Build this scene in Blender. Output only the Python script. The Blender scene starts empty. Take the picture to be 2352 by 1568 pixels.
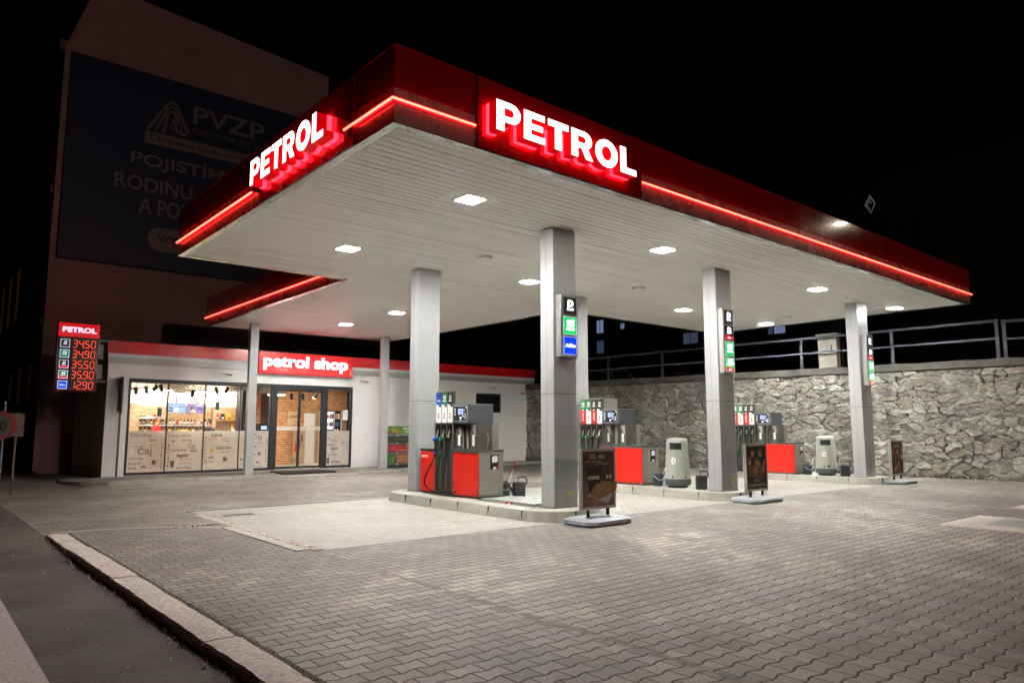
import bpy, bmesh, math, random
import numpy as np
from mathutils import Matrix, Vector, noise as mnoise
random.seed(7); np.random.seed(7)
S = bpy.context.scene
R = math.radians
PI = math.pi
# ------------------------------------------------------------------ camera, world, exposure
cam = bpy.data.cameras.new('camera'); camo = bpy.data.objects.new('camera', cam)
S.collection.objects.link(camo); S.camera = camo
cam.sensor_width = 36.0; cam.lens = 36 * 1644.66 / 2352; cam.clip_start = .05; cam.clip_end = 600
yaw, pitch = 0.86820, 0.12022
fw = Vector((math.cos(yaw)*math.cos(pitch), math.sin(yaw)*math.cos(pitch), math.sin(pitch)))
rt = Vector((math.sin(yaw), -math.cos(yaw), 0)); up = rt.cross(fw)
camo.matrix_world = Matrix(((rt.x, up.x, -fw.x, -4.436), (rt.y, up.y, -fw.y, -7.559), (rt.z, up.z, -fw.z, 1.66), (0, 0, 0, 1)))
W = bpy.data.worlds.new('World'); S.world = W; W.use_nodes = True
bg = W.node_tree.nodes['Background']; sky = W.node_tree.nodes.new('ShaderNodeTexSky')
sky.sky_type = 'NISHITA'; sky.sun_disc = False; sky.sun_elevation = R(-6); sky.sun_rotation = R(200)
W.node_tree.links.new(sky.outputs[0], bg.inputs[0]); bg.inputs[1].default_value = 0.05
S.view_settings.view_transform = 'Standard'; S.view_settings.look = 'None'
S.view_settings.exposure = 0.0; S.view_settings.gamma = 1.0
S.cycles.max_bounces = 8; S.cycles.diffuse_bounces = 4; S.cycles.glossy_bounces = 4
S.cycles.transmission_bounces = 6; S.cycles.transparent_max_bounces = 12
S.cycles.caustics_reflective = False; S.cycles.caustics_refractive = False
S.cycles.sample_clamp_indirect = 0
COL = S.collection
# ------------------------------------------------------------------ material helpers
class X:
    """tiny expression wrapper over Math nodes"""
    def __init__(s, nt, sock): s.nt, s.s = nt, sock
    def _m(s, op, b=None, c=None):
        n = s.nt.nodes.new('ShaderNodeMath'); n.operation = op
        for i, v in enumerate((s, b, c)):
            if v is None: continue
            if isinstance(v, X): s.nt.links.new(v.s, n.inputs[i])
            else: n.inputs[i].default_value = v
        return X(s.nt, n.outputs[0])
    def __add__(s, o): return s._m('ADD', o)
    def __sub__(s, o): return s._m('SUBTRACT', o)
    def __mul__(s, o): return s._m('MULTIPLY', o)
    def floor(s): return s._m('FLOOR')
    def fract(s): return s._m('FRACT')
    def abs(s): return s._m('ABSOLUTE')
    def mod(s, v): return s._m('FLOORED_MODULO', v)
    def min(s, v): return s._m('MINIMUM', v)
    def max(s, v): return s._m('MAXIMUM', v)
    def gt(s, v): return s._m('GREATER_THAN', v)
    def lt(s, v): return s._m('LESS_THAN', v)
    def ramp(s, a, b):
        n = s.nt.nodes.new('ShaderNodeMapRange'); n.interpolation_type = 'SMOOTHSTEP'
        s.nt.links.new(s.s, n.inputs[0]); n.inputs[1].default_value = a; n.inputs[2].default_value = b
        return X(s.nt, n.outputs[0])
def comb(nt, x, y, z=0.0):
    n = nt.nodes.new('ShaderNodeCombineXYZ')
    for i, v in enumerate((x, y, z)):
        if isinstance(v, X): nt.links.new(v.s, n.inputs[i])
        else: n.inputs[i].default_value = v
    return n.outputs[0]
def noi(nt, vec, scale, detail=3, rough=.55):
    n = nt.nodes.new('ShaderNodeTexNoise'); n.inputs['Scale'].default_value = scale
    n.inputs['Detail'].default_value = detail; n.inputs['Roughness'].default_value = rough
    if vec is not None: nt.links.new(vec, n.inputs['Vector'])
    return X(nt, n.outputs[0])
def wn(nt, vec):
    n = nt.nodes.new('ShaderNodeTexWhiteNoise'); n.noise_dimensions = '3D'; nt.links.new(vec, n.inputs[0]); return X(nt, n.outputs[0])
def mixc(nt, f, a, b):
    n = nt.nodes.new('ShaderNodeMix'); n.data_type = 'RGBA'
    if isinstance(f, X): nt.links.new(f.s, n.inputs[0])
    else: n.inputs[0].default_value = f
    for i, v in ((6, a), (7, b)):
        if isinstance(v, (tuple, list)): n.inputs[i].default_value = (*v[:3], 1)
        else: nt.links.new(v, n.inputs[i])
    return n.outputs[2]
def scalec(nt, col, f):
    n = nt.nodes.new('ShaderNodeVectorMath'); n.operation = 'SCALE'
    if isinstance(col, (tuple, list)): n.inputs[0].default_value = col[:3]
    else: nt.links.new(col, n.inputs[0])
    nt.links.new(f.s, n.inputs['Scale']); return n.outputs[0]
def newmat(name):
    m = bpy.data.materials.new(name); m.use_nodes = True; nt = m.node_tree
    return m, nt, nt.nodes['Principled BSDF']
def bump(nt, p, h, strength=.5, dist=.01):
    b = nt.nodes.new('ShaderNodeBump'); b.inputs['Strength'].default_value = strength; b.inputs['Distance'].default_value = dist
    nt.links.new(h.s, b.inputs['Height']); nt.links.new(b.outputs[0], p.inputs['Normal'])
def pm(name, c, rough=.5, metal=0., var=.1, scale=5., bmp=0., bscale=60., coat=0., spec=.5, stretch=None):
    m, nt, p = newmat(name)
    tc = nt.nodes.new('ShaderNodeTexCoord').outputs['Object']
    if stretch:
        mp = nt.nodes.new('ShaderNodeMapping'); mp.inputs['Scale'].default_value = stretch; nt.links.new(tc, mp.inputs[0]); tc = mp.outputs[0]
    n = noi(nt, tc, scale, 4)
    nt.links.new(scalec(nt, c, n * (2*var*1.6) + (1 - var*1.6)), p.inputs['Base Color'])
    nt.links.new((n * .2 + (rough - .1)).max(.02).s, p.inputs['Roughness'])
    p.inputs['Metallic'].default_value = metal; p.inputs['Coat Weight'].default_value = coat
    p.inputs['Specular IOR Level'].default_value = spec
    if bmp: bump(nt, p, noi(nt, tc, bscale, 5), bmp, .01)
    return m
def em(name, c, s, base=None):
    m, nt, p = newmat(name); p.inputs['Base Color'].default_value = (*(base or c), 1); p.inputs['Roughness'].default_value = .4
    p.inputs['Emission Color'].default_value = (*c, 1)
    tc = nt.nodes.new('ShaderNodeTexCoord').outputs['Object']
    n = noi(nt, tc, 3, 2)
    nt.links.new((n * (.12*s) + (.94*s)).s, p.inputs['Emission Strength'])
    return m
M = {}
M['red_fascia'] = pm('red_fascia', (.17, .003, .005), .16, 0, .04, 1.5, coat=.4)
M['band'] = pm('band', (.21, .17, .16), .28, .5, .05, 2)
M['soffit'] = pm('soffit', (.88, .885, .865), .42, 0, .07, 1.2, stretch=(.25, 3, 1))
M['dark'] = pm('dark', (.02, .02, .02), .7)
M['gap'] = pm('gap', (.012, .012, .012), .9)
M['chrome'] = pm('chrome', (.62, .62, .60), .22, 1., .1, 3, .12, 8)
M['column'] = pm('column', (.40, .405, .405), .36, .12, .04, 2)
M['steel'] = pm('steel', (.36, .34, .30), .35, .6, .06, 4, .05, 40, stretch=(1, 1, 6))
M['steel_dark'] = pm('steel_dark', (.12, .11, .10), .38, .4, .08, 4)
M['pump_red'] = pm('pump_red', (.72, .022, .012), .3, 0, .03, 2, coat=.2)
M['graphite'] = pm('graphite', (.085, .09, .10), .42, .2, .05, 4)
M['black'] = pm('black', (.012, .012, .013), .4, 0, .1, 8)
M['rubber'] = pm('rubber', (.010, .010, .011), .45, 0, .15, 12)
M['frame'] = pm('frame', (.022, .024, .028), .42, .2, .06, 4)
M['white'] = pm('white', (.72, .72, .70), .45, 0, .04, 4)
M['whitep'] = pm('whitep', (.8, .8, .78), .35, 0, .04, 4)
M['green'] = pm('green', (.015, .19, .06), .4)
M['blue'] = pm('blue', (.015, .06, .42), .4)
M['red'] = pm('red', (.62, .015, .015), .4)
M['plaster'] = pm('plaster', (.80, .79, .76), .8, 0, .05, 1.2, .25, 90)
M['shop_red'] = pm('shop_red', (.70, .012, .016), .2, 0, .04, 1.5, coat=.3)
M['shop_band'] = pm('shop_band', (.42, .41, .39), .4, .2, .04, 2)
M['concrete'] = pm('concrete', (.38, .365, .31), .85, 0, .16, 3, .4, 60)
M['kerb_stone'] = pm('kerb_stone', (.56, .49, .425), .85, 0, .45, 26, .9, 40)
M['oldwall'] = pm('oldwall', (.35, .20, .185), .9, 0, .2, .7, .4, 6)
M['oldwall2'] = pm('oldwall2', (.13, .095, .065), .9, 0, .25, .6, .4, 6)
M['navy'] = pm('navy', (.008, .015, .06), .5, 0, .1, .6)
M['bill_text'] = pm('bill_text', (.23, .17, .155), .6, 0, .1, 2)
M['darkbld'] = pm('darkbld', (.010, .009, .009), .9, 0, .2, .5)
M['coping'] = pm('coping', (.085, .08, .068), .9, 0, .3, 1.5, .6, 25)
M['rail'] = pm('rail', (.12, .13, .15), .5, .5, .12, 5)
M['railing_paint'] = pm('railing_paint', (.065, .072, .09), .55, .3, .12, 5)
M['cabinet'] = pm('cabinet', (.30, .27, .22), .6, 0, .1, 3)
M['bin'] = pm('bin', (.36, .38, .32), .38, 0, .05, 3)
M['bin_grey'] = pm('bin_grey', (.10, .105, .11), .55, 0, .08, 5)
M['bucket'] = pm('bucket', (.055, .065, .085), .45, 0, .08, 6)
M['can'] = pm('can', (.022, .024, .026), .5, 0, .1, 6)
M['alu'] = pm('alu', (.50, .49, .46), .35, .6, .06, 5)
M['sign_base'] = pm('sign_base', (.30, .32, .34), .5, 0, .05, 5)
M['yellow'] = pm('yellow', (.75, .50, .02), .5)
M['skin'] = pm('skin', (.55, .33, .24), .5)
M['hair_brown'] = pm('hair_brown', (.24, .13, .06), .6, 0, .3, 20)
M['hair_black'] = pm('hair_black', (.02, .015, .012), .45, 0, .3, 20)
M['shirt_red'] = pm('shirt_red', (.6, .03, .03), .8)
M['shirt_black'] = pm('shirt_black', (.02, .02, .022), .8)
M['trouser'] = pm('trouser', (.03, .03, .035), .8)
M['leafy'] = pm('leafy', (.05, .08, .02), .6, 0, .4, 20)
M['floor_in'] = pm('floor_in', (.50, .42, .32), .4, 0, .06, 2)
M['ceil_in'] = pm('ceil_in', (.42, .37, .31), .7)
M['glassdark'] = pm('glassdark', (.006, .007, .009), .06, 0, .05, 3, spec=.8)
M['tan'] = pm('tan', (.5, .35, .2), .6)
M['mat'] = pm('mat', (.035, .035, .036), .9, 0, .2, 30, .6, 120)
M['tactile'] = pm('tactile', (.70, .64, .58), .8, 0, .12, 6, .5, 60)
M['galv'] = pm('galv', (.40, .41, .39), .5, .6, .1, 6, .25, 40)
M['road_paint'] = pm('road_paint', (.46, .40, .36), .8, 0, .5, 38, .9, 70)
M['dirt'] = pm('dirt', (.075, .068, .05), .95, 0, .6, 22, .9, 50)
M['moss'] = pm('moss', (.03, .035, .012), .95, 0, .5, 20, .8, 60)
M['lens'] = em('lens', (1., 1., .965), 860)
M['neon'] = em('neon', (1., .036, .022), 22)
M['neon_glow'] = em('neon_glow', (1., .003, .010), 2.2, (.4, .005, .01))  # red halo round the neon, put into an emissive strip
M['letter_face'] = em('letter_face', (1., .96, .97), 3.2)
M['letter_side'] = em('letter_side', (1., .001, .004), .45, (.16, .002, .004))
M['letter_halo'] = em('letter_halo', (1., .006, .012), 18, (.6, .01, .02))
M['header_red'] = em('header_red', (.9, .008, .02), .55, (.5, .01, .02))
M['header_txt'] = em('header_txt', (.95, .8, 1.), 1.0)
M['digit'] = em('digit', (1., .09, .03), 1.6)
M['ic_black'] = em('ic_black', (.02, .02, .02), .3)
M['ic_green'] = em('ic_green', (.0, .62, .12), 1.0, (0, .3, .06))
M['ic_blue'] = em('ic_blue', (.0, .05, .9), .95, (0, .03, .5))
M['ic_red'] = em('ic_red', (.85, .01, .03), .9, (.5, .01, .02))
M['ic_white'] = em('ic_white', (1., 1., 1.), 2.0)
M['ic_edge'] = em('ic_edge', (.75, .8, 1.), .9)
M['ic_green_d'] = em('ic_green_d', (.01, .22, .09), .8, (0, .2, .06))
M['lcd'] = em('lcd', (.28, .36, .85), .75)
M['tv_blue'] = em('tv_blue', (.35, .60, .92), 1.0, (.03, .03, .03))
M['tv_violet'] = em('tv_violet', (.42, .26, .62), .9, (.03, .03, .03))
M['tv_red'] = em('tv_red', (.75, .03, .09), 1.0, (.03, .03, .03))
M['tv_dark'] = em('tv_dark', (.05, .06, .1), .5)
M['inlamp'] = em('inlamp', (1., .93, .80), 60)
M['instrip'] = em('instrip', (1., .90, .76), 105)
M['inwall'] = em('inwall', (1., .88, .72), 1.25)  # brightness of the upper back wall, put into emission
M['fridge_in'] = em('fridge_in', (.85, .93, 1.), 2.4)
M['winglow'] = em('winglow', (.9, .38, .08), .012, (.1, .06, .03))
M['winblue'] = em('winblue', (.35, .5, .8), .35, (.1, .1, .12))  # bluish reflections in distant panes, put in as emission
M['winblue2'] = em('winblue2', (.35, .5, .8), .09, (.1, .1, .12))  # fainter pane reflection, also put in as emission
M['globe'] = em('globe', (1., .74, .62), 1500)  # added globe lamp, out of view behind the camera
M['lamp_head'] = em('lamp_head', (1., .88, .66), 60)
def wood_mat():
    m, nt, p = newmat('wood'); tc = nt.nodes.new('ShaderNodeTexCoord').outputs['Object']
    mp = nt.nodes.new('ShaderNodeMapping'); mp.inputs['Scale'].default_value = (1.2, 1.2, 16); nt.links.new(tc, mp.inputs[0])
    n = noi(nt, mp.outputs[0], 2.2, 6)
    nt.links.new(mixc(nt, n.ramp(.3, .7), (.44, .28, .15), (.68, .49, .31)), p.inputs['Base Color']); p.inputs['Roughness'].default_value = .5
    return m
M['wood'] = wood_mat()
def brick_mat():
    m, nt, p = newmat('brick_wall'); tc = nt.nodes.new('ShaderNodeTexCoord').outputs['UV']
    b = nt.nodes.new('ShaderNodeTexBrick'); nt.links.new(tc, b.inputs['Vector'])
    b.inputs['Scale'].default_value = 1; b.inputs['Brick Width'].default_value = .25; b.inputs['Row Height'].default_value = .095
    b.inputs['Mortar Size'].default_value = .008; b.inputs['Bias'].default_value = -.2
    b.inputs['Color1'].default_value = (.68, .36, .16, 1); b.inputs['Color2'].default_value = (.46, .20, .08, 1); b.inputs['Mortar'].default_value = (.11, .06, .035, 1)
    n = noi(nt, tc, 5, 4)
    nt.links.new(mixc(nt, n.ramp(.35, .75), b.outputs[0], scalec(nt, b.outputs[0], n * .6 + .5)), p.inputs['Base Color'])
    p.inputs['Roughness'].default_value = .85; bump(nt, p, X(nt, b.outputs['Fac']) * -1, .6, .01)
    return m
M['brick'] = brick_mat()
def glass_mat(name, tr, gl=.06, tint=(1, 1, 1)):
    m = bpy.data.materials.new(name); m.use_nodes = True; nt = m.node_tree; nt.nodes.clear()
    o = nt.nodes.new('ShaderNodeOutputMaterial'); t = nt.nodes.new('ShaderNodeBsdfTransparent'); g = nt.nodes.new('ShaderNodeBsdfGlossy')
    t.inputs[0].default_value = (*tint, 1); g.inputs['Roughness'].default_value = .02
    f = nt.nodes.new('ShaderNodeFresnel'); f.inputs[0].default_value = 1.45
    mx = nt.nodes.new('ShaderNodeMixShader'); nt.links.new(f.outputs[0], mx.inputs[0]); nt.links.new(t.outputs[0], mx.inputs[1]); nt.links.new(g.outputs[0], mx.inputs[2])
    nt.links.new(mx.outputs[0], o.inputs[0]); return m
M['glass'] = glass_mat('glass', 1)
def film_mat():
    m = bpy.data.materials.new('frosted_film'); m.use_nodes = True; nt = m.node_tree; nt.nodes.clear()
    o = nt.nodes.new('ShaderNodeOutputMaterial'); t = nt.nodes.new('ShaderNodeBsdfTransparent'); d = nt.nodes.new('ShaderNodeBsdfDiffuse'); tl = nt.nodes.new('ShaderNodeBsdfTranslucent')
    tc = nt.nodes.new('ShaderNodeTexCoord').outputs['Object']; n = noi(nt, tc, 1.3, 3)
    c = mixc(nt, n.ramp(.3, .7), (.80, .75, .67), (.88, .83, .76)); nt.links.new(c, d.inputs[0]); nt.links.new(c, tl.inputs[0])
    m1 = nt.nodes.new('ShaderNodeMixShader'); m1.inputs[0].default_value = .55; nt.links.new(d.outputs[0], m1.inputs[1]); nt.links.new(tl.outputs[0], m1.inputs[2])
    m2 = nt.nodes.new('ShaderNodeMixShader'); m2.inputs[0].default_value = .22; nt.links.new(m1.outputs[0], m2.inputs[1]); nt.links.new(t.outputs[0], m2.inputs[2])
    nt.links.new(m2.outputs[0], o.inputs[0]); return m
M['film'] = film_mat()
M['film_txt'] = pm('film_txt', (.16, .13, .11), .6, 0, .3, 8)
M['film_txt2'] = pm('film_txt2', (.34, .29, .25), .6, 0, .3, 8)
M['film_txt3'] = pm('film_txt3', (.80, .72, .60), .6, 0, .1, 8)
def pos(nt): return nt.nodes.new('ShaderNodeNewGeometry').outputs['Position']
def sepx(nt, v):
    n = nt.nodes.new('ShaderNodeSeparateXYZ'); nt.links.new(v, n.inputs[0]); return [X(nt, n.outputs[i]) for i in range(3)]
def ground_stains(nt, P, x, y):
    big = noi(nt, P, .16, 5, .62); med = noi(nt, P, .8, 5, .65)
    return (big.ramp(.36, .66) * .55 + .70) * (med.ramp(.3, .62) * .22 + .82)
def paver_mat():
    m, nt, p = newmat('pavers'); P = pos(nt); x, y, z = sepx(nt, P)
    wob = noi(nt, P, .7, 2); wob2 = noi(nt, P, 9, 2)
    x = x + (wob - .5) * .05 + (wob2 - .5) * .012; y = y + (wob - .5) * .035 + (wob2 - .5) * .012
    x_s = (x + .045 + (noi(nt, P, 2.3, 3) - .5) * .22); front = y.lt(1.95); left = x_s.lt(0.) * front
    u = (x + 1.70) * (1/.24) + (left * -1 + 1) * .37; v = (y + 3.15) * (1/.165) + (left * -1 + 1) * .31
    n = (v + .5).floor(); par = n.mod(2.0); sg = par * 2 - 1
    t = (u.fract() - .5).abs() * 4 - 1                      # +1 at u=0, -1 at u=.5
    T = ((t * 1.8).max(-1)).min(1)
    bnd = n - T * sg * -.075
    above = v.gt(bnd) if False else (v - bnd).gt(0.0)
    k = n - 1 + above
    dj1 = (v - bnd).abs() * .165
    uu = u + k.mod(2.0) * .5
    dj2 = ((uu - .0).fract() - .5).abs() * -1 + .5
    dj2 = dj2 * .24
    d = (dj1 * .72).min(dj2 * 1.15)
    rnd = wn(nt, comb(nt, (uu).floor(), k, 0.0)); rnd2 = wn(nt, comb(nt, uu.floor(), k, 5.0))
    fine = noi(nt, P, 48, 4, .75); patch = noi(nt, P, .35, 3).ramp(.42, .6)
    joint = d.ramp(.003, .0095)
    base = mixc(nt, rnd2, (.215, .183, .155), (.25, .220, .188))
    gp = noi(nt, P, .33, 3, .6); ylow = mixc(nt, (rnd.gt(.55)) * gp.ramp(.50, .64) * .32, base, (.39, .35, .25))
    bp = noi(nt, P, .42, 4, .65); grey = mixc(nt, ((rnd2.gt(.93)) * .4).max((rnd2 * .7 + .3) * bp.ramp(.60, .70) * .85), ylow, (.150, .140, .150))
    st = ground_stains(nt, P, x, y) * (noi(nt, P, 3.1, 4, .7).ramp(.62, .72) * -.22 + 1)
    c = scalec(nt, grey, (rnd * .30 + .85) * st * (fine * 1.5 + .26))
    jc = mixc(nt, noi(nt, P, 2.2, 3).ramp(.5, .7), (.022, .018, .014), (.10, .085, .055))
    seam = (x_s.abs().ramp(.085, .02) * front * noi(nt, P, 6, 4, .7).ramp(.36, .56)).max(noi(nt, P, .75, 5, .7).ramp(.70, .76) * .6)
    nt.links.new(mixc(nt, seam * .8, mixc(nt, joint, jc, c), scalec(nt, (.10, .085, .065), fine * 1.6 + .2)), p.inputs['Base Color'])
    nt.links.new((noi(nt, P, .9, 3) * .35 + .52).s, p.inputs['Roughness'])
    edge = d.ramp(.0, .013)
    bump(nt, p, edge * 1.0 + fine * .12 + rnd * .25 + noi(nt, P, 1.3, 3) * .8, .75, .012)
    return m
def pad_mat():
    m, nt, p = newmat('pad_pavers'); P = pos(nt); x, y, z = sepx(nt, P)
    wob = noi(nt, P, 1.5, 2); x = x + (wob - .5) * .03; y = y + (wob - .5) * .03
    u = x * (1/.105); v = y * (1/.105)
    i = u.floor(); j = v.floor(); fx = u.fract(); fy = v.fract(); mm = (i - j).mod(4.0)
    def eq(a): return (mm - a).abs().lt(.5)
    dl = fx + eq(1.) * 9; dr = fx * -1 + 1 + eq(0.) * 9; db = fy + eq(2.) * 9; dt = fy * -1 + 1 + eq(3.) * 9
    d = dl.min(dr).min(db).min(dt) * .105
    bi = i - eq(1.); bj = j - eq(2.)
    rnd = wn(nt, comb(nt, bi, bj, 1.)); fine = noi(nt, P, 45, 4, .75)
    jf = noi(nt, P, 1.6, 4).ramp(.35, .65)
    joint = (d.ramp(.001, .0085) * -1 + 1) * (jf * .7 + .25)
    st = ground_stains(nt, P, x, y)
    spill = noi(nt, P, .55, 5, .7).ramp(.50, .72)
    c = mixc(nt, spill * .55, (.34, .326, .28), (.25, .235, .195))
    spots = noi(nt, P, 4.5, 3, .6).ramp(.66, .72) * -.35 + 1
    c = scalec(nt, c, (rnd * .16 + .90) * (st * .5 + .55) * (fine * .7 + .65) * spots)
    nt.links.new(mixc(nt, joint, c, (.09, .075, .055)), p.inputs['Base Color']); p.inputs['Roughness'].default_value = .72
    bump(nt, p, joint * -1 + fine * .12 + noi(nt, P, 1.3, 3) * .8, .5, .008)
    return m
def asphalt_mat():
    m, nt, p = newmat('asphalt'); P = pos(nt)
    f = noi(nt, P, 42, 5, .85); g = noi(nt, P, .6, 5, .6); sp = noi(nt, P, 38, 1).ramp(.72, .76)
    c = scalec(nt, (.095, .080, .070), (g.ramp(.3, .7) * .7 + .6) * (f * 3.0 - .5).max(.15))
    nt.links.new(mixc(nt, sp * .6, c, (.25, .22, .18)), p.inputs['Base Color']); p.inputs['Roughness'].default_value = .85
    bump(nt, p, f + noi(nt, P, 12, 3), .9, .012); return m
M['pavers'] = paver_mat(); M['pad'] = pad_mat(); M['asphalt'] = asphalt_mat()
def stone_mat():
    m, nt, p = newmat('rubble_stone'); P = pos(nt)
    at = nt.nodes.new('ShaderNodeAttribute'); at.attribute_name = 'stone'; a = sepx(nt, at.outputs['Vector'])
    rnd, edge, mort = a
    vv = nt.nodes.new('ShaderNodeMapping'); vv.inputs['Scale'].default_value = (1, 1, 3.2); vv.inputs['Rotation'].default_value = (.25, 0, 0); nt.links.new(P, vv.inputs[0])
    strat = noi(nt, vv.outputs[0], 7, 6, .72); f = noi(nt, P, 45, 4, .7)
    c = mixc(nt, rnd, (.19, .186, .158), (.38, .372, .32))
    c = mixc(nt, (rnd * 7.3).fract().gt(.8) * .5, c, (.25, .20, .14))
    c = scalec(nt, c, strat.ramp(.28, .72) * 1.0 + .42)
    c = mixc(nt, mort * .8, c, (.40, .385, .33))
    c = mixc(nt, edge.ramp(.75, .05) * (mort * -1 + 1) * .95, c, (.012, .011, .010))  # shadow lines in the gaps between stones, painted into the colour
    z = sepx(nt, P)[2]
    ms = ((z * -1 + 1.0) + noi(nt, P, 1.1, 4) * 1.1).ramp(1.05, 1.7)
    c = mixc(nt, ms * .7, c, (.060, .066, .026))
    streak = nt.nodes.new('ShaderNodeMapping'); streak.inputs['Scale'].default_value = (1, 1, .12); nt.links.new(P, streak.inputs[0])
    c = scalec(nt, c, noi(nt, streak.outputs[0], 1.6, 4).ramp(.3, .65) * .4 + .68)
    nt.links.new(c, p.inputs['Base Color']); p.inputs['Roughness'].default_value = .85
    bump(nt, p, strat * 1.2 + f * .5, .9, .03); return m
M['stone'] = stone_mat()
# ------------------------------------------------------------------ mesh helpers
def FR(o): return Matrix(((1, 0, 0, o[0]), (0, 0, -1, o[1]), (0, 1, 0, o[2]), (0, 0, 0, 1)))      # local x->X, y->Z, z-> -Y (faces -Y)
def FL(o): return Matrix(((0, 0, -1, o[0]), (-1, 0, 0, o[1]), (0, 1, 0, o[2]), (0, 0, 0, 1)))     # local x-> -Y, y->Z, z-> -X (faces -X)
ROOT = {}
def wloc(o): return ROOT.get(o.name, Vector((0, 0, 0)))
def props(o, label=None, cat=None, group=None, kind=None):
    for k, v in (('label', label), ('category', cat), ('group', group), ('kind', kind)):
        if v: o[k] = v
    return o
def thing(name, label, cat, loc, group=None, kind=None):
    o = bpy.data.objects.new(name, None); o.empty_display_size = .2; COL.objects.link(o); o.location = loc
    ROOT[o.name] = Vector(loc); return props(o, label, cat, group, kind)
_txt = {}
def glyphs(s, size=1., offset=0., extrude=0., align='LEFT', shear=0., spacing=1.):
    key = (s, size, offset, extrude, align, shear, spacing)
    if key in _txt: return _txt[key]
    cu = bpy.data.curves.new('t', 'FONT'); cu.body = s; cu.size = size; cu.offset = offset; cu.extrude = extrude
    cu.align_x = align; cu.shear = shear; cu.space_character = spacing; cu.resolution_u = 4
    o = bpy.data.objects.new('t', cu); COL.objects.link(o)
    me = bpy.data.meshes.new_from_object(o.evaluated_get(bpy.context.evaluated_depsgraph_get()))
    vs = [v.co.copy() for v in me.vertices]; fs = [tuple(p.vertices) for p in me.polygons]
    COL.objects.unlink(o); bpy.data.objects.remove(o); bpy.data.curves.remove(cu); bpy.data.meshes.remove(me)
    _txt[key] = (vs, fs); return vs, fs
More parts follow.
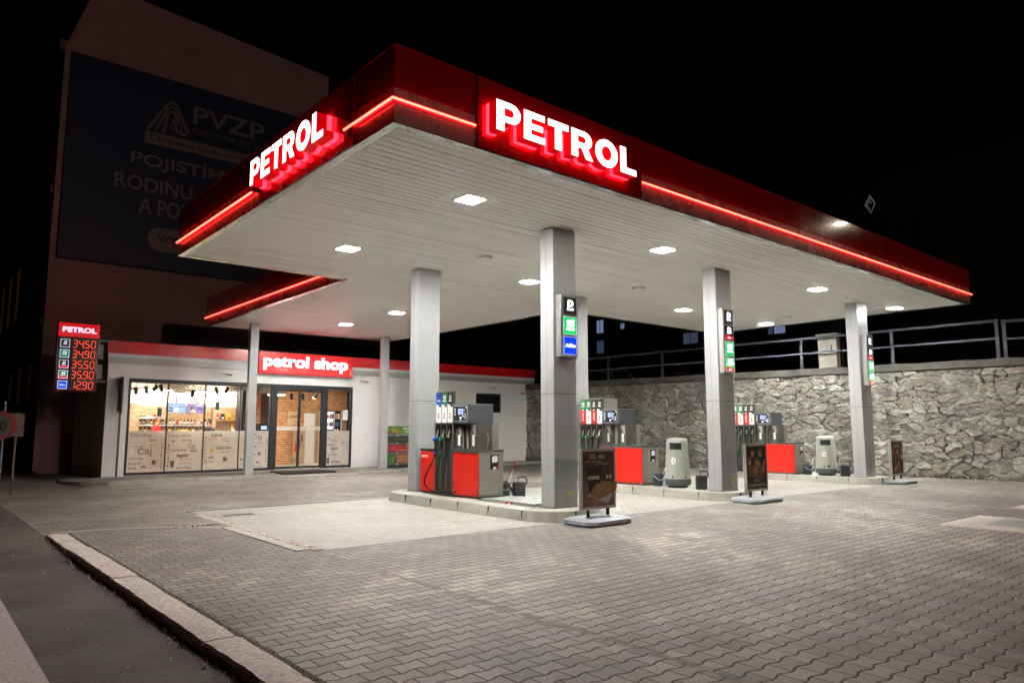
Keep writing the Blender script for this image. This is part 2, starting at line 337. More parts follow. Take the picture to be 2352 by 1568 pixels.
class MB:
    def __init__(s): s.v = []; s.f = []; s.mi = []; s.sm = []; s.mats = []; s.M = Matrix.Identity(4); s.uv = None
    def mat(s, m):
        m = M[m] if isinstance(m, str) else m
        if m not in s.mats: s.mats.append(m)
        return s.mats.index(m)
    def add(s, vs, fs, m, smooth=False, mtx=None):
        if isinstance(smooth, Matrix): smooth, mtx = False, smooth
        b = len(s.v); mt = s.M @ mtx if mtx is not None else s.M
        s.v += [mt @ Vector(v) for v in vs]; i = s.mat(m)
        for f in fs: s.f.append(tuple(b + k for k in f)); s.mi.append(i); s.sm.append(smooth)
        return s
    def box(s, a, b, m, mtx=None, bev=0.):
        x0, y0, z0 = a; x1, y1, z1 = b
        if x0 > x1: x0, x1 = x1, x0
        if y0 > y1: y0, y1 = y1, y0
        if z0 > z1: z0, z1 = z1, z0
        if bev:
            bm = bmesh.new(); bmesh.ops.create_cube(bm, size=1)
            for v in bm.verts: v.co = Vector(((x0+x1)/2 + v.co.x*(x1-x0), (y0+y1)/2 + v.co.y*(y1-y0), (z0+z1)/2 + v.co.z*(z1-z0)))
            bmesh.ops.bevel(bm, geom=bm.edges[:], offset=bev, segments=2, affect='EDGES')
            bm.verts.index_update(); s.add([v.co.copy() for v in bm.verts], [tuple(v.index for v in f.verts) for f in bm.faces], m, False, mtx); bm.free(); return s
        vs = [(x0, y0, z0), (x1, y0, z0), (x1, y1, z0), (x0, y1, z0), (x0, y0, z1), (x1, y0, z1), (x1, y1, z1), (x0, y1, z1)]
        return s.add(vs, [(0, 3, 2, 1), (4, 5, 6, 7), (0, 1, 5, 4), (1, 2, 6, 5), (2, 3, 7, 6), (3, 0, 4, 7)], m, False, mtx)
    def prism(s, pts, z0, z1, m, mtx=None, smooth=False, cap=True, top=None):
        """pts CCW in xy, extruded z0..z1; top: inset polygon for a chamfer"""
        n = len(pts); vs = [(p[0], p[1], z0) for p in pts]; tp = top or pts; vs += [(p[0], p[1], z1) for p in tp]
        s.add(vs, [(i, (i+1) % n, n + (i+1) % n, n + i) for i in range(n)], m, smooth, mtx)
        if cap: s.add(vs, [tuple(range(n, 2*n)), tuple(range(n-1, -1, -1))], m, False, mtx)
        return s
    def cyl(s, c, r, h, m, r2=None, n=20, mtx=None, smooth=True):
        r2 = r if r2 is None else r2; cx, cy, cz = c
        a = [(cx + r*math.cos(2*PI*i/n), cy + r*math.sin(2*PI*i/n)) for i in range(n)]
        b = [(cx + r2*math.cos(2*PI*i/n), cy + r2*math.sin(2*PI*i/n)) for i in range(n)]
        return s.prism(a, cz, cz + h, m, mtx, smooth, True, b)
    def lathe(s, prof, m, c=(0, 0, 0), n=24, sx=1., sy=1., mtx=None, pw=2.):
        """profile of (r,z); pw>2 squares the section"""
        vs = []
        for r, z in prof:
            for i in range(n):
                a = 2*PI*i/n; ca, sa = math.cos(a), math.sin(a); q = (abs(ca)**pw + abs(sa)**pw)**(-1/pw)
                vs.append((c[0] + r*q*ca*sx, c[1] + r*q*sa*sy, c[2] + z))
        fs = []
        for j in range(len(prof)-1):
            for i in range(n): fs.append((j*n+i, j*n+(i+1) % n, (j+1)*n+(i+1) % n, (j+1)*n+i))
        s.add(vs, fs, m, True, mtx); return s
    def tube(s, pts, r, m, n=8, mtx=None, caps=True):
        pts = [Vector(p) for p in pts]; vs = []; fs = []
        rr = r if isinstance(r, (list, tuple)) else [r]*len(pts); ref = Vector((0, 0, 1))
        for i, p in enumerate(pts):
            d = (pts[min(i+1, len(pts)-1)] - pts[max(i-1, 0)]).normalized()
            rf = Vector((1, 0, 0)) if abs(d.z) > .95 else ref
            a = d.cross(rf).normalized(); b = d.cross(a).normalized()
            for k in range(n): t = 2*PI*k/n; vs.append(p + (a*math.cos(t) + b*math.sin(t))*rr[i])
        for i in range(len(pts)-1):
            for k in range(n): fs.append((i*n+k, i*n+(k+1) % n, (i+1)*n+(k+1) % n, (i+1)*n+k))
        if caps: fs += [tuple(range(n-1, -1, -1)), tuple(range((len(pts)-1)*n, len(pts)*n))]
        return s.add(vs, fs, m, True, mtx)
    def ball(s, c, r, m, sx=1, sy=1, sz=1, n=14, k=8, mtx=None):
        prof = [(r*math.sin(PI*i/k), -r*math.cos(PI*i/k)*sz) for i in range(k+1)]
        return s.lathe(prof, m, c, n, sx, sy, mtx)
    def quad(s, p, m, mtx=None): return s.add(p, [tuple(range(len(p)))], m, False, mtx)
    def text(s, t, size, mtx, m, align='LEFT', off=0., ext=0., shear=0., sx=1., spacing=1., fit=None):
        vs, fs = glyphs(t, size, off, ext, align, shear, spacing)
        if not vs: return s
        if fit:   # fit=(x0,x1,y0,y1) box in local units
            ax = min(v.x for v in vs); bx = max(v.x for v in vs); ay = min(v.y for v in vs); by = max(v.y for v in vs)
            vs = [Vector((fit[0] + (v.x-ax)/(bx-ax)*(fit[1]-fit[0]), fit[2] + (v.y-ay)/(by-ay)*(fit[3]-fit[2]), v.z)) for v in vs]
        elif sx != 1: vs = [Vector((v.x*sx, v.y, v.z)) for v in vs]
        return s.add(vs, fs, m, False, mtx)
    def build(s, name, parent=None, label=None, cat=None, group=None, kind=None, origin=None, auto=False):
        me = bpy.data.meshes.new(name)
        xs = [v.x for v in s.v]; ys = [v.y for v in s.v]; zs = [v.z for v in s.v]
        c = Vector(((min(xs)+max(xs))/2, (min(ys)+max(ys))/2, min(zs) if parent is None else (min(zs)+max(zs))/2))
        if origin is not None: c = Vector(origin)
        me.from_pydata([v - c for v in s.v], [], s.f)
        for m in s.mats: me.materials.append(m)
        me.polygons.foreach_set('material_index', s.mi); me.polygons.foreach_set('use_smooth', s.sm)
        me.validate(); me.update()
        o = bpy.data.objects.new(name, me); COL.objects.link(o); ROOT[o.name] = c
        if parent is not None: o.parent = parent; o.location = c - wloc(parent)
        else: o.location = c
        if any(s.sm):
            try: me.set_sharp_from_angle(angle=R(40))
            except Exception: pass
        return props(o, label, cat, group, kind)
def copy_tree(o, loc=None, label=None, parent=None):
    c = o.copy(); COL.objects.link(c)
    if parent is not None: c.parent = parent
    if loc is not None: c.location = loc
    if label: c['label'] = label
    for ch in o.children: copy_tree(ch, parent=c)
    return c
def arc(cx, cy, r, a0, a1, n=6): return [(cx + r*math.cos(R(a0 + (a1-a0)*i/n)), cy + r*math.sin(R(a0 + (a1-a0)*i/n))) for i in range(n+1)]
def rrect(x0, y0, x1, y1, r, n=5): return arc(x1-r, y0+r, r, -90, 0, n) + arc(x1-r, y1-r, r, 0, 90, n) + arc(x0+r, y1-r, r, 90, 180, n) + arc(x0+r, y0+r, r, 180, 270, n)
def bez(p0, p1, p2, p3, n=14):
    p0, p1, p2, p3 = map(Vector, (p0, p1, p2, p3)); o = []
    for i in range(n+1): t = i/n; o.append(p0*(1-t)**3 + p1*3*t*(1-t)**2 + p2*3*t*t*(1-t) + p3*t**3)
    return o
def gz(y):
    t = min(1, max(0, (y-7)/11)); return -.11*t*t*(3-2*t)
def cap(o, w, h): return o
# ------------------------------------------------------------------ ground
def sheet(xs, ys, zf, m, name, kind='structure', xf=None, parent=None, **k):
    b = MB(); nx, ny = len(xs), len(ys)
    vs = [(x, y, zf(x, y)) for y in ys for x in xs]
    fs = [(j*nx+i, j*nx+i+1, (j+1)*nx+i+1, (j+1)*nx+i) for j in range(ny-1) for i in range(nx-1)]
    b.add(vs, fs, m, True); return b.build(name, parent, kind=kind, origin=(0, 0, 0), **k)
def lin(a, b, n): return [a + (b-a)*i/n for i in range(n+1)]
ysl = [-30, -20, -10] + lin(-8, 34, 84) + [50, 80]
MB().add([(-300, -300, -.6), (400, -300, -.6), (400, 400, -.6), (-300, 400, -.6)], [(0, 1, 2, 3)], 'asphalt').build('ground', kind='structure')
def rz(y): return -.07 + .066*min(1, max(0, (y-3.0)/3.2))**1.5 + gz(y)
def kx(y): return -2.50 - .012*max(-2, min(7, y+2.5))
def ki(y): return -2.235 - .009*max(-2, min(8, y+2.5))
sheet([-60, -20, -10, -6, -4, -3, -2.5, -2.40], ysl, lambda x, y: rz(y), 'asphalt', 'road')
sheet([0, .5] + lin(1, 24, 12) + [40], [y for y in ysl if y < 5.9] + [5.9], lambda x, y: gz(y), 'pavers', 'paved_forecourt')
sheet([-2.62] + lin(0, 24, 12) + [40], [5.901] + [y for y in ysl if 6.0 < y < 40], lambda x, y: gz(y) + .001, 'pavers', 'paved_driveway')
sheet([.12] + lin(1, 21, 20), lin(1.78, 7.7, 12), lambda x, y: gz(y) + .006, 'pad', 'fuelling_pad')
# joint strips and drains round the pad
b = MB()
b.box((.02, 7.72, gz(7.7)), (21, 7.80, gz(7.7)+.008), 'dark'); b.box((.05, 7.81, gz(7.8)), (21, 7.86, gz(7.8)+.010), 'galv')
b.build('drain_channel', label='long narrow slot drain along the back edge of the pale fuelling pad', cat='drain')
b = MB(); pts = [(-2.5, 6.08), (-1.76, 6.02), (-1.2, 5.8), (-.63, 5.45), (-.3, 5.05), (-.16, 4.9)]
for i in range(len(pts)-1):
    (xa, ya), (xb, yb) = pts[i], pts[i+1]; b.add([(xa, ya-.05, .0035), (xb, yb-.05, .0035), (xb, yb+.05, .0045), (xa, ya+.05, .0045)], [(0, 1, 2, 3)], 'concrete'); b.add([(xa, ya-.07, .003), (xb, yb-.07, .003), (xb, yb-.05, .0034), (xa, ya-.05, .0034)], [(0, 1, 2, 3)], 'dirt')
b.build('edging_row', kind='structure')
b = MB(); b.box((-.22, 1.95, 0), (-.04, 4.95, .012), 'concrete'); b.build('concrete_strip', label='low flat concrete edging strip beside the left edge of the pad', cat='edging')
b = MB()
for i in range(34):
    y = 1.85 + i*.155
    for j in range(2): b.box((-.02 + j*.06 + random.uniform(-.005, .005), y, 0), (.032 + j*.06, y + .13 + random.uniform(-.02, .01), .009 + random.uniform(0, .006)), 'kerb_stone')
b.build('cobble_row', kind='structure')
b = MB(); b.box((.25, 6.35, 0), (1.0, 6.75, .012), 'concrete')
for i in range(14): b.box((.33 + i*.043, 6.41, .010), (.355 + i*.043, 6.69, .015), 'dark')
b.build('drain_grate', label='rectangular metal drain grate at the far left corner of the pad', cat='drain grate', group='drain grates in the paving')
b = MB(); b.box((.62, 15.6, gz(15.8)-.01), (1.25, 16.0, gz(15.8)+.012), 'steel_dark')
for i in range(12): b.box((.66 + i*.048, 15.64, gz(15.8)+.008), (.685 + i*.048, 15.96, gz(15.8)+.017), 'black')
b.build('drain_grate', label='dark drain grate in the pavers just in front of the shop kerb', cat='drain grate', group='drain grates in the paving')
# granite kerb, following the slightly curved roadside edge
b = MB(); ys_ = [y for y in ysl if y < 5.9] + [5.9]
vs = []
for y in ys_: vs += [(ki(y) - .02, y, 0), (0, y, 0)]
b.add(vs, [(2*i, 2*i+1, 2*i+3, 2*i+2) for i in range(len(ys_)-1)], 'pavers'); b.build('paved_edge', kind='structure', origin=(0, 0, 0))
b = MB(); cuts = [-9.2, -8.0, -6.9, -5.6, -4.15, -2.77, -1.56, .53, 1.55, 2.44, 3.25, 4.15, 4.95, 5.85]
for i in range(len(cuts)-1):
    y0, y1 = cuts[i] + .007, cuts[i+1] - .007; n = 14; ox = random.uniform(-.010, .010); oz = random.uniform(-.004, .007); vs = []
    for j in range(n+1):
        y = y0 + (y1-y0)*j/n; e = .007 if j in (0, n) else 0; a, c = kx(y), ki(y); w = random.uniform(-.009, .009)
        for q, (xx, zz) in enumerate(((a-.004, -.16), (a-.006, -.02), (a+.012, .004), (a*.6+c*.4, .008), (c-.008, .004), (c+.002, -.14))):
            vs.append((xx + ox + (w if q < 3 else random.uniform(-.004, .004)), y, zz + .008 + oz - e + random.uniform(-.002, .002)))
    b.add(vs, [(j*6+q, (j+1)*6+q, (j+1)*6+q+1, j*6+q+1) for j in range(n) for q in range(5)] + [(0, 1, 2, 3, 4, 5), tuple(n*6 + q for q in (5, 4, 3, 2, 1, 0))], 'kerb_stone', False)
b.build('kerb', kind='structure')
b = MB(); vs = []
for y in [y for y in ysl if y < 5.9] + [5.88]: vs += [(ki(y) - .01, y, .003), (ki(y) + .052 + random.uniform(-.008, .008), y, .0035)]
b.add(vs, [(2*i, 2*i+1, 2*i+3, 2*i+2) for i in range(len(vs)//2-1)], 'dirt'); b.build('kerb_joint', kind='structure')
b = MB()
for i in range(700):
    y = random.uniform(-6, 5.8); x = kx(y) - .02 - abs(random.gauss(0, .05)); a = random.uniform(0, 2*PI); l = random.uniform(.008, .03)
    z = rz(y) + .004
    b.add([(x, y, z), (x + l*math.cos(a), y + l*math.sin(a), z), (x + l*.4, y + l*.3, z + l*.8)], [(0, 1, 2)], random.choice(['moss', 'kerb_stone', 'black', 'tan']))
b.build('kerb_litter', kind='stuff', label='dry leaves and grit gathered in the gutter along the granite kerb', cat='litter')
b = MB(); r2 = random.Random(3)
for i in range(900):
    y = r2.uniform(-7, 5.2); x = ki(y) + .02 + r2.gauss(0, .018)
    l = r2.uniform(.008, .022); a = r2.uniform(0, 6.28)
    b.add([(x, y, .004), (x + .008*math.cos(a), y + .008*math.sin(a), .004), (x + l*.4*math.cos(a+1), y + l*.4*math.sin(a+1), l)], [(0, 1, 2)], 'moss')
for i in range(150):
    t = r2.random(); x = -.5 + r2.gauss(0, .22) + .3*t; y = 5.4 + r2.gauss(0, .07); l = r2.uniform(.01, .035); a = r2.uniform(0, 6.28)
    b.add([(x, y, .004), (x + .012*math.cos(a), y + .012*math.sin(a), .004), (x + l*.5*math.cos(a+1), y + l*.5*math.sin(a+1), l)], [(0, 1, 2)], 'moss')
b.build('weeds', kind='stuff', label='small dark weeds in the joints beside the kerb and pad corner', cat='weeds')
b = MB(); r3 = random.Random(5)
for i in range(420):
    x = r3.uniform(-1.9, 12); y = r3.uniform(-6.5, 5); l = r3.uniform(.006, .016); a = r3.uniform(0, 6.28)
    b.add([(x, y, .003), (x + l*math.cos(a), y + l*math.sin(a), .003), (x + l*.5*math.cos(a+1.2), y + l*.5*math.sin(a+1.2), l*.5)], [(0, 1, 2)], r3.choice(['black', 'black', 'white', 'kerb_stone', 'tan']))
for i in range(160):
    x = r3.uniform(-4, -2.5); y = r3.uniform(-6.5, 5); l = r3.uniform(.006, .02); a = r3.uniform(0, 6.28)
    b.add([(x, y, rz(y)+.003), (x + l*math.cos(a), y + l*math.sin(a), rz(y)+.003), (x + l*.5, y + l*.5, rz(y) + l*.7)], [(0, 1, 2)], r3.choice(['black', 'kerb_stone', 'tan', 'white']))
b.build('debris', kind='stuff', label='scattered crumbs of grit and dead leaves on the pavers', cat='debris')
b = MB(); b.add([(-3.785, -9, rz(0)+.004), (-3.53, -9, rz(0)+.004), (-3.53, 1.4, rz(0)+.004), (-3.785, 1.4, rz(0)+.004)], [(0, 1, 2, 3)], 'road_paint')
b.add([(-3.785, 1.4, rz(0)+.004), (-3.53, 1.4, rz(0)+.004), (-3.54, 3.4, rz(3.4)+.006), (-3.79, 3.4, rz(3.4)+.006)], [(0, 1, 2, 3)], 'road_paint'); b.build('road_marking', kind='structure')
# pale speed ramp tiles on the right
for k, (x0, x1, y0, y1) in enumerate(((9.35, 11.35, -4.9, -2.68), (13.4, 15.5, -4.9, -2.64))):
    b = MB(); b.box((x0, y0, 0), (x1, y1, .014), 'tactile')
    b.box((x0+.55, y0, .014), (x1-.35, y1-.5, .018), 'galv')
    for i in range(30):
        yy = y1 - .04 - i*.075
        if yy < y0: break
        for j in range(26):
            xx = x0 + .03 + j*.075
            if xx < x1-.05: b.box((xx, yy-.03, .012), (xx+.035, yy, .024), 'alu' if (x0+.55 < xx < x1-.4 and yy < y1-.5) else 'tactile')
    b.build('ground_plate', label=('nearer pale ribbed plate with a grey centre set in the pavers at the right edge' if k == 0 else 'farther pale ribbed plate, only its tip in view at the right edge'), cat='ground plate', group='ribbed plates in the paving')
# ------------------------------------------------------------------ shop sidewalk
ZS = .0
def sidewalk():
    t = thing('shop_kerb', 'raised kerbed walkway of grey pavers along the shop front', 'walkway', (8, 19, -.1))
    out = [(20.6, 20.28), (.2, 20.28), (-.55, 20.2), (-.55, 19.6), (-.1, 18.3), (.6, 17.75), (2.8, 17.85), (5.5, 18.1), (6.2, 18.15)]
    hi = [(20.6, 19.2), (12.6, 18.9), (11.6, 18.2), (10.9, 18.0), (9.6, 17.9)]
    b = MB(); b.prism(rev(out[:3][::-1] + []), 0, 0, 'concrete') if False else None
    # kerb as a ribbon: height falls to flush in front of the door
    path = [(-.45, 20.2, -.06), (-.45, 19.5, -.02), (-.1, 18.35, .0), (.6, 17.8, .01), (1.9, 17.85, .01), (3.2, 17.95, .01), (4.5, 18.05, .005), (5.6, 18.15, -.02), (6.6, 18.2, -.085), (9.0, 18.05, -.088), (9.8, 17.95, -.05), (10.8, 17.9, .01), (11.8, 18.3, .02), (12.8, 18.9, .02), (14.5, 19.1, .02), (20.6, 19.2, .02)]
    n = len(path); vs = []
    for i, (x, y, z) in enumerate(path):
        p = Vector(path[max(i-1, 0)][:2]); q = Vector(path[min(i+1, n-1)][:2]); d = (q-p).normalized(); nn = Vector((d.y, -d.x))
        for o, zz in ((0, -.2), (0, z-.012), (-.012, z), (-.13, z+.002), (-.13, -.2)): vs.append((x + nn.x*o, y + nn.y*o, zz))
    fs = [(i*5+q, (i+1)*5+q, (i+1)*5+q+1, i*5+q+1) for i in range(n-1) for q in range(4)]
    b.add(vs, fs, 'concrete', False)
    for i in (3, 4, 5, 6, 7, 10, 11, 12):
        x, y, z = path[i]; b.box((x-.004, y-.003, -.12), (x+.004, y+.14, z+.004), 'gap')
    b.build('kerb_edge', t)
    b = MB(); vs = []; 
    for i, (x, y, z) in enumerate(path):
        vs += [(x, y+.12 if i > 2 else y, z), (max(x, -.45), 20.29, z*.35 + .0)]
    fs = [(2*i, 2*i+2, 2*i+3, 2*i+1) for i in range(n-1)]
    b.add(vs, fs, 'pavers', False); b.build('walkway_surface', t)
sidewalk()
# ------------------------------------------------------------------ canopy
H = 5.5; ZT = 6.53; LX, LY = 20.71, 9.31; X1, X2, YE = 4.06, 12.05, 20.45
can = thing('station_canopy', 'flat petrol station canopy with red lit fascia on grey square columns', 'canopy', (10, 5, 0))
def slats(b, x0, x1, y0, y1):
    p = .1665; n = int(math.ceil((y1-y0)/p))
    for i in range(n):
        a = y0 + i*p + .009; c = min(y0 + (i+1)*p - .009, y1)
        dz = random.uniform(-.002, .002)
        cutx = [x0] + sorted(random.uniform(x0, x1) for _ in range(2)) + [x1] if x1-x0 > 12 else [x0, x1]
        for q in range(len(cutx)-1):
            d2 = dz + random.uniform(-.0015, .0015)
            b.box((cutx[q] + .002, a, H + d2), (cutx[q+1] - .002, c, H + .02 + d2), 'soffit')
b = MB(); slats(b, .12, LX-.12, .12, LY-.12); b.box((.05, .05, H+.05), (LX-.05, LY-.05, H+.07), 'gap')
slats(b, X1+.12, X2-.12, LY-.12, YE-.12); b.box((X1+.05, LY-.05, H+.05), (X2-.05, YE-.05, H+.07), 'gap')
b.build('soffit', can, origin=(0, 0, H))
b = MB(); b.box((.1, .1, ZT-.12), (LX-.1, LY-.1, ZT-.08), 'dark'); b.box((X1+.1, LY-.1, ZT-.12), (X2-.1, YE-.1, ZT-.08), 'dark'); b.build('roof_deck', can)
# fascia runs (p0,p1,inner normal) ; upper red, lower band
runs = [((0, 0), (LX, 0)), ((LX, 0), (LX, LY)), ((LX, LY), (X2, LY)), ((X2, LY), (X2, YE)), ((X2, YE), (X1, YE)), ((X1, YE), (X1, LY)), ((X1, LY), (0, LY)), ((0, LY), (0, 0))]
bu, bl, bt, be = MB(), MB(), MB(), MB()
def runbox(b, p, q, z0, z1, t0, t1, m, ins=0.):
    d = Vector((q[0]-p[0], q[1]-p[1])); L = d.length; d /= L; n = Vector((-d.y, d.x))
    mt = Matrix(((d.x, n.x, 0, p[0]), (d.y, n.y, 0, p[1]), (0, 0, 1, 0), (0, 0, 0, 1)))
    b.box((ins, t0, z0), (L-ins, t1, z1), m, mt); return mt, L
for i, (p, q) in enumerate(runs):
    runbox(bu, p, q, 5.962, ZT, .0, .06, 'red_fascia', .0 if i % 2 == 0 else .061)
    runbox(bl, p, q, H, 5.958, .012, .06, 'band', .012 if i % 2 == 0 else .061)
    mt, L = runbox(bt, p, q, H-.012, H-.004, .0, .125, 'chrome', .0 if i % 2 == 0 else .126)
    k = .25
    while k < L:
        bt.cyl((k, .06, H-.0165), .012, .006, 'black', n=8, mtx=mt); k += .55 + .2*((k*7) % 1)
    runbox(be, p, q, ZT, ZT+.015, -.01, .07, 'red_fascia')
for s in (2.9, 8.0, 11.2, 14.4, 17.6): bu.box((s, -.0015, 5.965), (s+.006, .001, ZT-.002), 'gap')
bu.build('fascia', can); bl.build('fascia_band', can); bt.build('edge_trim', can); be.build('roof_edge', can)
def neon(p, q):
    b = MB(); b.tube([p, q], .014, 'neon', n=8); p, q = Vector(p), Vector(q); b.box((min(p.x, q.x) - (0 if abs(p.x-q.x) > 1 else -.018), min(p.y, q.y) - (0 if abs(p.y-q.y) > 1 else -.018), p.z-.026), (max(p.x, q.x) + (0 if abs(p.x-q.x) > 1 else .034), max(p.y, q.y) + (0 if abs(p.y-q.y) > 1 else .034), p.z+.026), 'neon_glow'); return b.build('neon_tube', can)  # box behind the tube is added to imitate its red halo
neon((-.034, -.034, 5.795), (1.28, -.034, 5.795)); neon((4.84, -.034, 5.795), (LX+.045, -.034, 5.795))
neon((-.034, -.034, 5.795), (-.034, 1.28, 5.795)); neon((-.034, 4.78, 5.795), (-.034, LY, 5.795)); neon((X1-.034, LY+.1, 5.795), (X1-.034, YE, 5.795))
cols = [(4.78, 2.12, .60, .36, .2), (10.17, 2.16, .64, .36, .2), (17.60, 2.14, .68, .36, .2), (4.76, 6.76, .62, .34, .2), (10.15, 6.95, .62, .34, .2), (17.6, 6.9, .66, .34, .2),
        (5.06, 18.43, .30, .20, -.03), (10.72, 18.72, .32, .22, .0)]
for i, (x, y, w, d, z) in enumerate(cols):
    b = MB(); zm = 2.30
    if i < 6:
        b.box((x, y, z), (x+w, y+d, zm-.002), 'column', bev=.006); b.box((x+.003, y+.003, zm-.004), (x+w-.003, y+d-.003, zm+.004), 'gap'); b.box((x, y, zm+.002), (x+w, y+d, H-.012), 'column', bev=.006)
        b.box((x-.0015, y+d*.55, z+.02), (x+.001, y+d*.55+.004, H-.05), 'steel_dark')
    else: b.box((x, y, z), (x+w, y+d, H-.012), 'column', bev=.006)
    if i < 6: b.box((x-.02, y-.02, z), (x+w+.02, y+d+.02, z+.012), 'steel_dark')
    c = b.build('column', can)
    if i < 3:
        b = MB(); b.box((x+w*.5, y-.004, .30), (x+w*.86, y+.002, .62), 'column')
        b.box((x+w*.5-.003, y-.002, .297), (x+w*.86+.003, y+.001, .623), 'steel_dark')
        for sx in (.52, .84):
            for zz in (.315, .605): b.box((x+w*sx-.006, y-.008, zz-.006), (x+w*sx+.006, y-.003, zz+.006), 'steel')
        b.box((x+w*.55, y-.007, .43), (x+w*.81, y-.003, .475), 'yellow')
        b.text('PRODEJNA', .03, FR((x+w*.68, y-.009, .443)), 'black', 'CENTER'); b.build('access_panel', c)
# ------------------------------------------------------------------ PETROL letters
def letter_polys():
    """block letters on a 1-unit cap height; list of (width, outer polygon, hole polygons)"""
    L = {}
    L['P'] = (.84, [(0, 0), (.27, 0), (.27, .32), (.52, .32)] + arc(.50, .66, .34, -90, 90, 10) + [(0, 1)], [[(.27, .52), (.48, .52)] + arc(.47, .66, .135, -90, 90, 6) + [(.27, .80)]])
    L['E'] = (.78, [(0, 0), (.78, 0), (.78, .22), (.27, .22), (.27, .40), (.70, .40), (.70, .60), (.27, .60), (.27, .78), (.77, .78), (.77, 1), (0, 1)], [])
    L['T'] = (.80, [(.265, 0), (.535, 0), (.535, .77), (.80, .77), (.80, 1), (0, 1), (0, .77), (.265, .77)], [])
    L['R'] = (.88, [(0, 0), (.27, 0), (.27, .36), (.42, .36), (.60, 0), (.90, 0), (.68, .40)] + arc(.54, .68, .32, -55, 90, 9) + [(0, 1)], [[(.27, .56), (.48, .56)] + arc(.48, .68, .12, -90, 90, 6) + [(.27, .80)]])
    L['O'] = (1.0, [(.5 + .5*math.cos(2*PI*i/28), .5 + .52*math.sin(2*PI*i/28)) for i in range(28)], [[(.5 + .22*math.cos(2*PI*i/20), .5 + .27*math.sin(2*PI*i/20)) for i in range(20)]])
    L['L'] = (.74, [(0, 0), (.74, 0), (.74, .23), (.27, .23), (.27, 1), (0, 1)], [])
    return L
LP = letter_polys()
def letter_geo(ch, offx, sx, sy, z0, z1, y0=0., grow=0.):
    w, out, holes = LP[ch]
    bm = bmesh.new(); es = []
    loops = []
    for poly in [out] + holes:
        vs = [bm.verts.new((offx + p[0]*sx, y0 + p[1]*sy, z1)) for p in poly]
        for i in range(len(vs)): es.append(bm.edges.new((vs[i], vs[(i+1) % len(vs)])))
        loops.append([v.co.copy() for v in vs])
    bmesh.ops.triangle_fill(bm, edges=es, use_beauty=True, use_dissolve=False); bm.verts.index_update()
    fv = [v.co.copy() for v in bm.verts]; ff = []
    for f in bm.faces:
        idx = [v.index for v in f.verts]
        if f.normal.z < 0: idx.reverse()
        ff.append(tuple(idx))
    bm.free()
    return loops, fv, ff
def petrol_sign(name, label, MT, width, hgt, loc, group):
    t = thing(name, label, 'sign', loc, group)
    widths = [LP[c][0] for c in 'PETROL']; gap = .12; tot = sum(widths) + gap*5
    sx = width/tot; x = 0
    for c in 'PETROL':
        bF, bS, bH = MB(), MB(), MB(); bF.M = bS.M = bH.M = MT
        loops, fv, ff = letter_geo(c, x, sx, hgt, 0, .25)
        bF.add(fv, ff, 'letter_face')
        for lp in loops:
            n = len(lp)
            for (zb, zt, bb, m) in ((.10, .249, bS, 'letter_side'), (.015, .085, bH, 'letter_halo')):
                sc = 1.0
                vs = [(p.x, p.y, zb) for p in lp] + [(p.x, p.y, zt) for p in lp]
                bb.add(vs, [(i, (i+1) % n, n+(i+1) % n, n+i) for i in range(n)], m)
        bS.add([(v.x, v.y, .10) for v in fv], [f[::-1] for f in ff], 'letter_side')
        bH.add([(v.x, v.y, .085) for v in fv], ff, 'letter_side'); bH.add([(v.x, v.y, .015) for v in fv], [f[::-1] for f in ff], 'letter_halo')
        o = bF.build('letter', t); bS.build('letter_return', o); bH.build('halo_plate', o)
        x += (LP[c][0] + gap)*sx
    b = MB(); b.M = MT; b.box((-.14, -.215, -.002), (width+.42, .815, .012), 'red_fascia'); b.box((-.145, -.215, -.004), (-.139, .815, .013), 'gap'); b.build('backing_panel', t)
    return t
petrol_sign('illuminated_sign', 'white lit PETROL letters with red sides on the long right-hand canopy front', FR((1.46, -.02, 5.72)), 2.93, .43, (2.9, -.1, 5.5), 'PETROL letter signs on the canopy')
petrol_sign('illuminated_sign', 'white lit PETROL letters with red sides on the short left-hand canopy edge', FL((-.02, 4.20, 5.70)), 2.76, .43, (-.1, 2.9, 5.5), 'PETROL letter signs on the canopy')
# ------------------------------------------------------------------ canopy lights
LIGHTS = [(2.6, 1.84, 'nearest the canopy corner, front row'), (2.6, 6.2, 'at the left edge of the canopy, back row'), (7.85, 1.9, 'between the first and second front columns'),
          (7.9, 6.3, 'in the back row behind the first front column'), (7.92, 13.0, 'over the lane halfway to the shop'), (7.9, 16.6, 'nearest the shop'),
          (14.75, 6.45, 'in the back row between the second and third columns'), (19.7, 6.4, 'in the back row, farthest right, by the stone wall'), (14.7, 1.9, 'in the front row between second and third columns'), (19.65, 1.85, 'front row, nearest the far right canopy corner')]
def ceil_light():
    t = thing('ceiling_light', 'x', 'ceiling light', (0, 0, H), 'square lights set in the canopy soffit')
    b = MB(); b.box((-.46, -.40, H-.007), (.46, .40, H-.002), 'soffit')
    b.box((-.25, -.24, H-.010), (.25, .24, H-.006), 'white', bev=.001); b.build('mounting_panel', t)
    b = MB()
    for (x0, y0, x1, y1) in ((-.20, -.21, .20, -.18), (-.20, .18, .20, .21), (-.20, -.18, -.178, .18), (.178, -.18, .20, .18)): b.box((x0, y0, H-.022), (x1, y1, H-.0095), 'alu')
    b.build('light_frame', t)
    b = MB(); b.box((-.176, -.178, H-.024), (.176, .178, H-.011), 'lens'); b.build('diffuser', t); return t
l0 = ceil_light()
for i, (x, y, s) in enumerate(LIGHTS):
    lab = 'bright square downlight ' + s
    if i == 0: l0.location = (x, y, H); l0['label'] = lab
    else: copy_tree(l0, (x, y, H), lab)
